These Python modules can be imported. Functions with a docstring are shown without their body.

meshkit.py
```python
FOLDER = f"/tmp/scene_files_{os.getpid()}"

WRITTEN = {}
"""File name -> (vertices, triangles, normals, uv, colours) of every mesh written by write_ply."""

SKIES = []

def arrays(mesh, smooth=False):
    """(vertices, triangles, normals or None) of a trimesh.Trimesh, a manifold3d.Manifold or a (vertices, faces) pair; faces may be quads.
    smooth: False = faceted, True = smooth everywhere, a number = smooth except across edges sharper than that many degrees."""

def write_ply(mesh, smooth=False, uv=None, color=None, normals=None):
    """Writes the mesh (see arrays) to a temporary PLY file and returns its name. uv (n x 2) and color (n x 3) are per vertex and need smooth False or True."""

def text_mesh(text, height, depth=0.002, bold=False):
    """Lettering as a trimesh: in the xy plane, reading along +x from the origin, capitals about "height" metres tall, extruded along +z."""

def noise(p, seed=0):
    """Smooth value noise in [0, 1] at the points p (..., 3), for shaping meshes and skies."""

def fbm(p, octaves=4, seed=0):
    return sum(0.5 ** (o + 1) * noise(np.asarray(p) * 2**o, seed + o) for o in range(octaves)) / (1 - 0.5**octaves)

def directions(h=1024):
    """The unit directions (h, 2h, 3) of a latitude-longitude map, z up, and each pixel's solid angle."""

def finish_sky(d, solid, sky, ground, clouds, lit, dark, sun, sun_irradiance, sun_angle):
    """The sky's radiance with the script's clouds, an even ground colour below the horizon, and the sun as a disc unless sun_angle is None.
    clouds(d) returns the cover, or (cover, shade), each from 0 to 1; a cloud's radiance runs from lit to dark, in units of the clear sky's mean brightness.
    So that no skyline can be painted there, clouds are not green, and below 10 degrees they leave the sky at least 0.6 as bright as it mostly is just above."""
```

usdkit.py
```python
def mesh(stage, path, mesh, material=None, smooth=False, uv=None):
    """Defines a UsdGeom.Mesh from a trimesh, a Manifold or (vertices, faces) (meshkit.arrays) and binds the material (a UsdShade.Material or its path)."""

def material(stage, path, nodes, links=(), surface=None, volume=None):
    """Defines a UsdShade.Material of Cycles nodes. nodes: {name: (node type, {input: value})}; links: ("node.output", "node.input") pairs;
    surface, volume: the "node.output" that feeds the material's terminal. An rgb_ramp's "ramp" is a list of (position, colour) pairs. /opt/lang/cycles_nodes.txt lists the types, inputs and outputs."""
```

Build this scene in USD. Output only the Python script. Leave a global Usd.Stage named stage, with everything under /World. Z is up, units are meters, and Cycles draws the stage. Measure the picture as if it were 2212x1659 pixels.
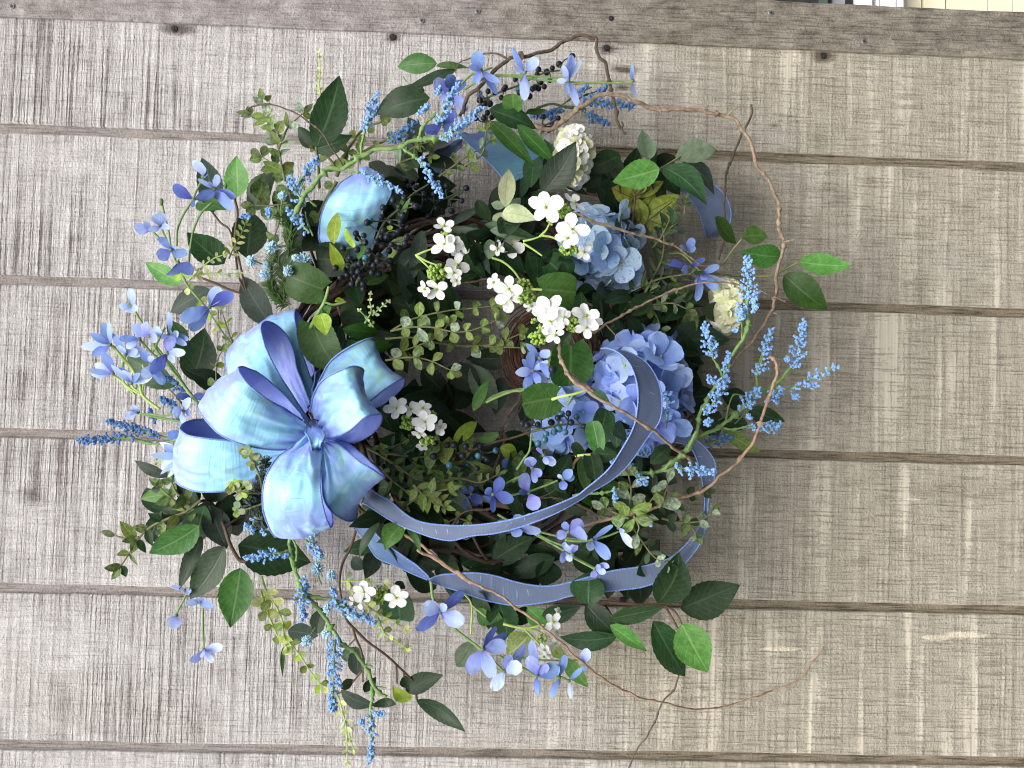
import math, random, numpy as np, trimesh, usdkit, meshkit
from pxr import Usd, UsdGeom, UsdLux, UsdShade, Gf, Sdf, Vt

stage = Usd.Stage.CreateInMemory()
UsdGeom.SetStageUpAxis(stage, 'Z')
UsdGeom.SetStageMetersPerUnit(stage, 1.0)
UsdGeom.Xform.Define(stage, '/World')
rng = random.Random(11)

# ---------------------------------------------------------------- camera, sky, sun
# The photograph was taken with the phone on its side: the wall stands upright, true up is towards the
# photograph's left.  (u, v, w) = along the picture, up the picture, out of the wall; A2W turns it into the world.
A2W = np.array([[0, 1, 0], [0, 0, -1], [-1, 0, 0]], float)
FPX, PW, PH = 1863.0, 2212.0, 1659.0
def _rot(a, b, c):
    ca, sa, cb, sb, cc, sc = math.cos(a), math.sin(a), math.cos(b), math.sin(b), math.cos(c), math.sin(c)
    return (np.array([[cc, -sc, 0], [sc, cc, 0], [0, 0, 1]]) @ np.array([[1, 0, 0], [0, ca, -sa], [0, sa, ca]])
            @ np.array([[cb, 0, sb], [0, 1, 0], [-sb, 0, cb]]))
CR = _rot(0.03429904, -0.03089899, 0.02987518)
CO = CR @ np.array([0, 0, 1.0]); CO = CO / CO[2] * 0.78773347
EXPOSURE = 1.2
SUN_EL, SUN_AZ = math.radians(58), math.radians(190)     # azimuth atan2(x, y) of the direction towards the sun

cam = UsdGeom.Camera.Define(stage, '/World/camera')
m4 = np.eye(4); m4[:3, :3] = (A2W @ CR).T; m4[3, :3] = A2W @ CO
UsdGeom.Xformable(cam).AddTransformOp().Set(Gf.Matrix4d(m4.tolist()))
cam.CreateHorizontalApertureAttr(36.0); cam.CreateVerticalApertureAttr(27.0)
cam.CreateFocalLengthAttr(36.0 * FPX / PW)
cam.CreateClippingRangeAttr(Gf.Vec2f(0.02, 100))
cam.CreateExposureAttr(EXPOSURE)

dome = UsdLux.DomeLight.Define(stage, '/World/sky')
sky_m = usdkit.material(stage, '/World/Looks/sky', {
    's': ('sky_texture', {'sky_type': 'single_scattering', 'sun_disc': False, 'sun_elevation': SUN_EL, 'sun_rotation': SUN_AZ,
                          'air_density': 1.0, 'aerosol_density': 4.0, 'ozone_density': 0.6}),
    'h': ('hsv', {'saturation': 0.45, 'value': 1.0, 'fac': 1.0}),
    'b': ('background_shader', {'strength': 0.115})}, [('s.color', 'h.color'), ('h.color', 'b.color')], surface='b.background')
UsdShade.MaterialBindingAPI.Apply(dome.GetPrim()).Bind(sky_m)
dome.GetPrim().SetCustomDataByKey('kind', 'structure')
sun = UsdLux.DistantLight.Define(stage, '/World/sun')
sun.CreateIntensityAttr(0.4); sun.CreateAngleAttr(50.0); sun.CreateNormalizeAttr(True) if hasattr(sun, 'CreateNormalizeAttr') else None
sun.CreateColorAttr(Gf.Vec3f(1.0, 0.97, 0.92))
sd = np.array([math.sin(SUN_AZ) * math.cos(SUN_EL), math.cos(SUN_AZ) * math.cos(SUN_EL), math.sin(SUN_EL)])
zx = np.cross([1.0, 0, 0], sd); zx /= np.linalg.norm(zx); yx = np.cross(sd, zx)
ms = np.eye(4); ms[0, :3] = zx; ms[1, :3] = yx; ms[2, :3] = sd
UsdGeom.Xformable(sun).AddTransformOp().Set(Gf.Matrix4d(ms.tolist()))

# ---------------------------------------------------------------- helpers
O = (0, 0, 1.4756)                       # reading frames on the photograph: origin and scale of the enlargement read
A = (200, 150, .40687); B = (1000, 50, .40687); C = (1800, 50, .45208); D = (200, 800, .40687); E = (1000, 600, .40687)
F = (1800, 750, .45208); G = (200, 1400, .40687); H = (1000, 1200, .40687); I = (1800, 1400, .40687); J = (600, 1800, .40687)
K = (1300, 1750, .5425); L = (500, 900, .51224); Q = (2264, 1700, .45208)

def lift(h):
    return h + .42 * max(h - .012, 0.0)          # how far the wreath's pieces stand off the wall
def P(fr, x, y, h):
    """Where the line of sight through a point of the photograph meets the height h above the wall."""
    px, py = (fr[0] + x * fr[2]) / 1.4756, (fr[1] + y * fr[2]) / 1.4756
    h = lift(h)
    r = CR @ np.array([(px - PW / 2) / FPX, -(py - PH / 2) / FPX, -1.0])
    return CO + r * (h - CO[2]) / r[2]
def size(fr, px, h):
    return px * fr[2] / 1.4756 / FPX * (CO[2] - lift(h))
def unit(a):
    return a / max(np.linalg.norm(a), 1e-12)
W3 = np.array([0, 0, 1.0])

def spline(pts, n):
    p = np.asarray(pts, float)
    if len(p) == 2:
        t = np.linspace(0, 1, n)[:, None]; return p[0] * (1 - t) + p[1] * t
    q = np.vstack([2 * p[0] - p[1], p, 2 * p[-1] - p[-2]])
    d = np.r_[0, np.cumsum(np.linalg.norm(np.diff(p[:, :3], axis=0), axis=1) + 1e-9)]
    out = []
    for s in np.linspace(0, d[-1], n):
        i = min(np.searchsorted(d, s, 'right') - 1, len(p) - 2); t = (s - d[i]) / (d[i + 1] - d[i])
        a, b, c, e = q[i], q[i + 1], q[i + 2], q[i + 3]
        out.append(.5 * (2 * b + (c - a) * t + (2 * a - 5 * b + 4 * c - e) * t * t + (3 * b - a - 3 * c + e) * t ** 3))
    return np.array(out)

def tube(pts, rad, sides=6):
    p = np.asarray(pts, float); n = len(p); r = np.broadcast_to(np.asarray(rad, float), (n,))
    t = np.gradient(p, axis=0); t /= np.maximum(np.linalg.norm(t, axis=1, keepdims=True), 1e-12)
    ref = np.array([0.31, 0.17, 0.93]); u = unit(np.cross(ref, t[0])); U = []
    for i in range(n):
        u = unit(u - t[i] * np.dot(u, t[i])); U.append(u)
    U = np.array(U); V = np.cross(t, U)
    a = np.linspace(0, 2 * np.pi, sides, endpoint=False)
    v = (p[:, None] + r[:, None, None] * (np.cos(a)[None, :, None] * U[:, None] + np.sin(a)[None, :, None] * V[:, None])).reshape(-1, 3)
    f = []
    for i in range(n - 1):
        for j in range(sides):
            k = (j + 1) % sides
            f += [[i * sides + j, i * sides + k, (i + 1) * sides + k], [i * sides + j, (i + 1) * sides + k, (i + 1) * sides + j]]
    f += [[0, k + 1, k] for k in range(1, sides - 1)]
    o = (n - 1) * sides
    f += [[o, o + k, o + k + 1] for k in range(1, sides - 1)]
    return v, np.array(f)

def join(ms):
    V, Fs, n = [], [], 0
    for v, f in ms:
        V.append(v); Fs.append(np.asarray(f) + n); n += len(v)
    return np.vstack(V), np.vstack(Fs)

def grid_faces(a, b):
    i, j = np.meshgrid(np.arange(a - 1), np.arange(b - 1), indexing='ij'); k = (i * b + j).ravel()
    return np.vstack([np.stack([k, k + 1, k + b + 1], 1), np.stack([k, k + b + 1, k + b], 1)])

_ico = {}
def ball(c, r, sub=1, squash=None):
    if sub not in _ico:
        m = trimesh.creation.icosphere(subdivisions=sub); _ico[sub] = (np.array(m.vertices), np.array(m.faces))
    v, f = _ico[sub]
    return np.asarray(c) + v * (np.asarray(r) if squash is None else r * np.asarray(squash)), f

used = {}
def numbered(parent, name):
    k = used.get((parent, name), -1) + 1; used[(parent, name)] = k
    return f'{parent}/{name}' + (f'_{k:03d}' if k else '')

class Thing:
    def __init__(s, name, label, cat, base, group=None, kind=None):
        s.path = numbered('/World', name); s.base = A2W @ np.asarray(base, float)
        x = UsdGeom.Xform.Define(stage, s.path); x.AddTranslateOp().Set(Gf.Vec3d(*s.base))
        p = x.GetPrim(); p.SetCustomDataByKey('label', label)
        if cat: p.SetCustomDataByKey('category', cat)
        if group: p.SetCustomDataByKey('group', group)
        if kind: p.SetCustomDataByKey('kind', kind)
    def part(s, name, mesh, mat, parent=None, uv=None, smooth=True, label=None, kind=None):
        path = numbered(parent or s.path, name); v, f = mesh
        m = usdkit.mesh(stage, path, (np.asarray(v) @ A2W.T - s.base, f), MT[mat], smooth=smooth, uv=uv)
        if label: m.GetPrim().SetCustomDataByKey('label', label)
        if kind: m.GetPrim().SetCustomDataByKey('kind', kind)
        return path
# ---------------------------------------------------------------- materials
MT = {}
def mk(name, nodes, links, surface='p.BSDF'):
    MT[name] = usdkit.material(stage, '/World/Looks/' + name, nodes, links, surface=surface)

def leaf_mat(name, dark, light, vein, rough=.5, vs=.55, trans=.22, mott=None, mscale=260, spec=.3):
    """Printed cloth leaf: mottled blade, pale midrib and side veins (along the leaf's own st)."""
    n = {'a': ('attribute', {'attribute': 'st'}), 'x': ('separate_xyz', {}),
         'av': ('math', {'math_type': 'absolute'}), 'mid': ('map_range', {'from_min': .025, 'from_max': .10, 'to_min': 1, 'to_max': 0, 'clamp': True}),
         'sk': ('math', {'math_type': 'multiply_add', 'value2': -2.6}), 't9': ('math', {'math_type': 'multiply', 'value2': 9.0}),
         'fr': ('math', {'math_type': 'pingpong', 'value2': .5}), 'lat': ('map_range', {'from_min': .03, 'from_max': .11, 'to_min': .45, 'to_max': 0, 'clamp': True}),
         'mx': ('math', {'math_type': 'maximum'}), 'vs': ('math', {'math_type': 'multiply', 'value2': vs}),
         'pos': ('geometry', {}), 'nz': ('noise_texture', {'scale': mscale, 'detail': 3.0, 'roughness': .6}),
         'nr': ('map_range', {'from_min': .35, 'from_max': .68, 'clamp': True}),
         'oi': ('object_info', {}), 'hv': ('map_range', {'to_min': .62, 'to_max': 1.35}), 'hh': ('map_range', {'to_min': .485, 'to_max': .515}),
         'c1': ('mix', {'color1': dark, 'color2': light}), 'c2': ('mix', {'color2': vein}), 'hs': ('hsv', {}),
         'fine': ('noise_texture', {'scale': 1500.0, 'detail': 2.0}), 'bsum': ('math', {'math_type': 'multiply_add', 'value2': .35}),
         'bp': ('bump', {'strength': .35, 'distance': .0006}),
         'p': ('principled_bsdf', {'roughness': rough, 'specular_ior_level': spec}), 'tr': ('translucent_bsdf', {}),
         'tc': ('hsv', {'hue': .49, 'saturation': 1.1, 'value': 1.25}), 'mixs': ('mix_closure', {'fac': trans})}
    l = [('a.vector', 'x.vector'), ('x.y', 'av.value1'), ('av.value', 'mid.value'), ('x.x', 't9.value1'), ('av.value', 'sk.value1'), ('t9.value', 'sk.value3'),
         ('sk.value', 'fr.value1'), ('fr.value', 'lat.value'), ('mid.result', 'mx.value1'), ('lat.result', 'mx.value2'), ('mx.value', 'vs.value1'),
         ('pos.position', 'nz.vector'), ('nz.fac', 'nr.value'), ('nr.result', 'c1.fac'), ('c1.color', 'c2.color1'), ('vs.value', 'c2.fac'),
         ('oi.random', 'hv.value'), ('oi.random', 'hh.value'), ('c2.color', 'hs.color'), ('hv.result', 'hs.value'), ('hh.result', 'hs.hue'),
         ('hs.color', 'p.base_color'), ('hs.color', 'tc.color'), ('tc.color', 'tr.color'), ('pos.position', 'fine.vector'), ('fine.fac', 'bsum.value1'), ('mx.value', 'bsum.value3'),
         ('bsum.value', 'bp.height'), ('bp.normal', 'p.normal'), ('p.BSDF', 'mixs.closure1'), ('tr.BSDF', 'mixs.closure2')]
    mk(name, n, l, 'mixs.closure')

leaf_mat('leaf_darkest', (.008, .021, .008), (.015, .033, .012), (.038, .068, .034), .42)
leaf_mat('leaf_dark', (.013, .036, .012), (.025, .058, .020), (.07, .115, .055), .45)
leaf_mat('leaf_grey', (.028, .046, .034), (.044, .066, .048), (.095, .13, .095), .6)
leaf_mat('leaf_mid', (.022, .072, .012), (.044, .112, .020), (.11, .18, .06), .48)
leaf_mat('leaf_bright', (.055, .160, .030), (.100, .240, .050), (.20, .34, .12), .5)
leaf_mat('leaf_lime', (.22, .34, .035), (.36, .47, .07), (.45, .52, .16), .5, trans=.3)
leaf_mat('leaf_sage', (.13, .19, .12), (.20, .27, .17), (.16, .19, .12), .8)
leaf_mat('leaf_velvet', (.30, .35, .20), (.42, .46, .27), (.24, .28, .13), .85)
leaf_mat('leaf_olive', (.085, .13, .026), (.19, .25, .06), (.30, .34, .16), .55, mscale=420)
leaf_mat('leaf_mottled', (.032, .062, .018), (.17, .23, .07), (.22, .27, .14), .5, mscale=330)
leaf_mat('leaf_silver', (.075, .115, .075), (.33, .40, .27), (.30, .36, .24), .55, mscale=380)
leaf_mat('leaf_butter', (.38, .42, .13), (.62, .64, .32), (.36, .42, .12), .55, trans=.3, mscale=300)
leaf_mat('leaf_coral', (.13, .17, .018), (.25, .29, .045), (.09, .045, .03), .5, vs=.85)

def petal_mat(name, deep, mid, edge, trans=.3, speck=None):
    n = {'a': ('attribute', {'attribute': 'st'}), 'x': ('separate_xyz', {}), 'pos': ('geometry', {}), 'oi': ('object_info', {}),
         'nz': ('noise_texture', {'scale': 110.0, 'detail': 3.0}), 'na': ('math', {'math_type': 'multiply_add', 'value2': .5, 'value3': -.25}), 'ad': ('math', {'math_type': 'add'}),
         'r': ('rgb_ramp', {'ramp': [(0.0, deep), (.38, mid), (.95, edge)]}), 'hs': ('hsv', {}), 'hv': ('map_range', {'to_min': .80, 'to_max': 1.15}), 'hh': ('map_range', {'to_min': .488, 'to_max': .512}),
         'av': ('math', {'math_type': 'multiply', 'value2': 26.0}), 'sn': ('math', {'math_type': 'sine'}), 'bp': ('bump', {'strength': .14, 'distance': .0004}),
         'p': ('principled_bsdf', {'roughness': .72, 'specular_ior_level': .25, 'sheen_weight': .15}), 'tr': ('translucent_bsdf', {}), 'm': ('mix_closure', {'fac': trans})}
    l = [('a.vector', 'x.vector'), ('pos.position', 'nz.vector'), ('nz.fac', 'na.value1'), ('na.value', 'ad.value1'), ('x.x', 'ad.value2'), ('ad.value', 'r.fac'),
         ('oi.random', 'hv.value'), ('oi.random', 'hh.value'), ('hv.result', 'hs.value'), ('hh.result', 'hs.hue'), ('hs.color', 'p.base_color'), ('hs.color', 'tr.color'),
         ('x.y', 'av.value1'), ('av.value', 'sn.value1'), ('sn.value', 'bp.height'), ('bp.normal', 'p.normal'), ('p.BSDF', 'm.closure1'), ('tr.BSDF', 'm.closure2')]
    if speck:
        n |= {'sp': ('noise_texture', {'scale': 420.0, 'detail': 2.0}), 'sr': ('map_range', {'from_min': .56, 'from_max': .68, 'to_max': .75, 'clamp': True}), 'sm': ('mix', {'color2': speck})}
        l += [('pos.position', 'sp.vector'), ('sp.fac', 'sr.value'), ('sr.result', 'sm.fac'), ('r.color', 'sm.color1'), ('sm.color', 'hs.color')]
    else:
        l += [('r.color', 'hs.color')]
    mk(name, n, l, 'm.closure')
petal_mat('petal_l', (.19, .21, .55), (.33, .43, .74), (.45, .56, .80))
petal_mat('petal_m', (.10, .11, .42), (.16, .245, .57), (.24, .35, .67))
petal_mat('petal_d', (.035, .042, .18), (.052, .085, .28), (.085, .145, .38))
petal_mat('petal_v', (.14, .14, .46), (.23, .28, .62), (.33, .41, .72))
petal_mat('petal_p', (.34, .42, .70), (.46, .58, .80), (.58, .68, .85))
petal_mat('petal_w', (.62, .66, .46), (.74, .74, .72), (.77, .77, .77), .22)
petal_mat('petal_c', (.42, .48, .18), (.56, .59, .32), (.68, .68, .50), .25)
petal_mat('hyd_peri', (.11, .15, .46), (.19, .30, .66), (.29, .42, .75))
petal_mat('hyd_lilac', (.20, .20, .50), (.34, .39, .70), (.50, .55, .78))
petal_mat('hyd_pale', (.36, .48, .42), (.30, .42, .70), (.40, .52, .76))
petal_mat('hyd_teal', (.20, .31, .34), (.16, .29, .52), (.29, .44, .66), speck=(.08, .16, .46))
petal_mat('hyd_ice', (.46, .55, .42), (.34, .48, .66), (.46, .60, .74), speck=(.14, .22, .60))

def simple(name, c1, c2, scale=300, rough=.6, bump=.3, dist=.0005, island=False, spec=.4, metal=0, stretch=None):
    n = {'g': ('geometry', {}), 'mp': ('mapping', {'scale': stretch or (1, 1, 1)}), 'nz': ('noise_texture', {'scale': scale, 'detail': 4.0}),
         'r': ('rgb_ramp', {'ramp': [(.3, c1), (.7, c2)]}), 'bp': ('bump', {'strength': bump, 'distance': dist}),
         'p': ('principled_bsdf', {'roughness': rough, 'specular_ior_level': spec, 'metallic': metal})}
    l = [('g.position', 'mp.vector'), ('mp.vector', 'nz.vector'), ('nz.fac', 'bp.height'), ('bp.normal', 'p.normal'), ('r.color', 'p.base_color')]
    if island:
        n |= {'mx': ('math', {'math_type': 'multiply_add', 'value2': .6, 'value3': .2}), 'av': ('math', {'math_type': 'multiply_add', 'value2': .4})}
        l += [('g.random_per_island', 'mx.value1'), ('nz.fac', 'av.value1'), ('mx.value', 'av.value3'), ('av.value', 'r.fac')]
        n['av'][1]['value2'] = .4; n['mx'][1]['value3'] = .0
    else:
        l += [('nz.fac', 'r.fac')]
    mk(name, n, l)
simple('stem_green', (.10, .19, .05), (.20, .31, .10), 220)
simple('stem_lime', (.26, .38, .08), (.38, .50, .14), 220)
simple('stem_dark', (.035, .05, .025), (.07, .085, .04), 220)
simple('stem_olive', (.09, .10, .035), (.17, .18, .07), 220)
simple('stem_brown', (.05, .03, .018), (.11, .065, .04), 300)
simple('vine_tan', (.12, .085, .057), (.32, .24, .165), 260, .75, .7, .001)
simple('vine_brown', (.04, .028, .02), (.12, .085, .058), 300, .8, .8, .001)
simple('vine_orange', (.18, .115, .072), (.36, .245, .165), 260, .7, .5)
simple('vine_ring', (.016, .010, .007), (.05, .030, .019), 300, .85, .8, .001)
simple('nest_fibre', (.07, .03, .016), (.22, .10, .05), 300, .8, .3, island=True)
simple('bud_blue', (.20, .36, .62), (.48, .64, .83), 900, .85, .5, .0008, island=True)
simple('bud_deep', (.10, .20, .40), (.24, .39, .64), 900, .85, .5, .0008, island=True)
simple('bud_lime', (.22, .34, .06), (.42, .52, .16), 500, .6, .3, island=True)
simple('bud_cream', (.52, .58, .26), (.74, .76, .48), 500, .6, .3, island=True)
simple('calyx', (.06, .12, .03), (.12, .21, .06), 400)
simple('pompom_blue', (.40, .58, .68), (.60, .76, .82), 600, .8, .2, island=True)
simple('needle_green', (.06, .12, .03), (.15, .24, .06), 400, .6, .2, island=True)
simple('tuft_grey', (.045, .065, .05), (.12, .15, .10), 400, .6, .2, island=True)
simple('moss', (.05, .06, .02), (.12, .11, .04), 400, .9, .5, island=True)
simple('berry', (.004, .005, .008), (.014, .017, .026), 500, .36, .35, .0006, spec=.25)
simple('berry_teal', (.006, .012, .02), (.05, .19, .26), 200, .35, .35, .0006, spec=.5)
simple('screw_steel', (.015, .012, .012), (.05, .04, .036), 600, .55, .4, metal=.6)
simple('nail_zinc', (.13, .13, .13), (.26, .25, .26), 600, .5, .4, metal=.7)
simple('cream_paint', (.74, .69, .50), (.78, .73, .55), 30, .5, .1)
simple('white_paint', (.80, .80, .80), (.84, .84, .84), 30, .5, .1)
simple('screen_dark', (.012, .013, .015), (.03, .03, .032), 60, .6, .1)
simple('screen_mesh', (.20, .22, .23), (.28, .30, .31), 900, .7, .1)
simple('raw_wood', (.50, .44, .31), (.66, .60, .46), 180, .85, .4, stretch=(1, 1, .12))

def ribbon_mat(name, face, mid, graz, green, inner, rough, slub, streak, lo=.0, hi=.7, back=.75, metal=.0):
    """Shot taffeta: two thread colours that trade places with the angle, slubs along the weft (st.x runs along the ribbon), its other side in the darker thread."""
    n = {'a': ('attribute', {'attribute': 'st'}), 'g': ('geometry', {}), 'lw': ('layer_weight', {'blend': .5}),
         'ma': ('mapping', {'scale': (1.0, 1.1, 1.0)}), 'oi': ('object_info', {}), 'om': ('math', {'math_type': 'multiply', 'value2': 90.0}), 'ov': ('combine_xyz', {}),
         'nz': ('noise_texture', {'scale': 2.2, 'detail': 2.0, 'roughness': .5, 'distortion': .5}), 'na': ('math', {'math_type': 'multiply_add', 'value2': .75, 'value3': -.36}),
         'ad': ('math', {'math_type': 'add'}), 'mr': ('map_range', {'from_min': lo, 'from_max': hi, 'clamp': True}), 'r': ('rgb_ramp', {'ramp': [(.10, face), (.45, mid), (.85, graz)]}),
         'n2': ('noise_texture', {'scale': 3.1, 'detail': 2.0, 'distortion': .8}), 'r2': ('map_range', {'from_min': .54, 'from_max': .66, 'to_max': .7, 'clamp': True}), 'gm': ('mix', {'color2': green}),
         'bk': ('math', {'math_type': 'multiply', 'value2': back}), 'im': ('mix', {'color2': inner}),
         'mp': ('mapping', {'scale': (26.0, 1.1, 1.0)}), 'sl': ('noise_texture', {'scale': 1.0, 'detail': 2.0, 'roughness': .6}),
         'sr': ('map_range', {'from_min': slub, 'from_max': slub + .04, 'to_max': .6, 'clamp': True}), 'sm': ('mix', {'color2': streak}),
         'm2': ('mapping', {'scale': (3.5, 1.4, 1.0)}), 'wv': ('noise_texture', {'scale': 1.0, 'detail': 5.0, 'roughness': .6, 'type': 'ridged_multifractal'}), 'bs': ('math', {'math_type': 'add'}),
         'bp': ('bump', {'strength': .35, 'distance': .0008}),
         'p': ('principled_bsdf', {'roughness': rough, 'specular_ior_level': .35, 'sheen_weight': .3, 'sheen_tint': face, 'metallic': metal})}
    l = [('a.vector', 'mp.vector'), ('mp.vector', 'sl.vector'), ('a.vector', 'm2.vector'), ('m2.vector', 'wv.vector'), ('oi.random', 'om.value1'), ('om.value', 'ov.x'), ('om.value', 'ov.y'),
         ('a.vector', 'ma.vector'), ('ov.vector', 'ma.location'), ('ma.vector', 'nz.vector'), ('ma.vector', 'n2.vector'), ('nz.fac', 'na.value1'),
         ('na.value', 'ad.value1'), ('lw.facing', 'ad.value2'), ('ad.value', 'mr.value'), ('mr.result', 'r.fac'), ('n2.fac', 'r2.value'), ('r2.result', 'gm.fac'), ('r.color', 'gm.color1'),
         ('g.backfacing', 'bk.value1'), ('bk.value', 'im.fac'), ('gm.color', 'im.color1'), ('sl.fac', 'sr.value'), ('sr.result', 'sm.fac'), ('im.color', 'sm.color1'), ('sm.color', 'p.base_color'),
         ('sl.fac', 'bs.value1'), ('wv.fac', 'bs.value2'), ('bs.value', 'bp.height'), ('bp.normal', 'p.normal')]
    mk(name, n, l)
ribbon_mat('ribbon_face', (.29, .61, .78), (.27, .45, .76), (.24, .28, .72), (.36, .64, .60), (.26, .29, .78), .42, .67, (.18, .28, .55), -.02, .74)
ribbon_mat('ribbon_back', (.095, .125, .20), (.088, .118, .195), (.07, .094, .17), (.098, .13, .20), (.092, .122, .20), .55, .67, (.28, .36, .56), back=.3)
ribbon_mat('ribbon_dull', (.06, .145, .21), (.075, .125, .25), (.05, .075, .20), (.08, .16, .20), (.07, .12, .24), .42, .67, (.20, .30, .46), back=.4)
simple('ribbon_edge', (.09, .14, .36), (.20, .32, .62), 900, .6, .4)

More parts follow.
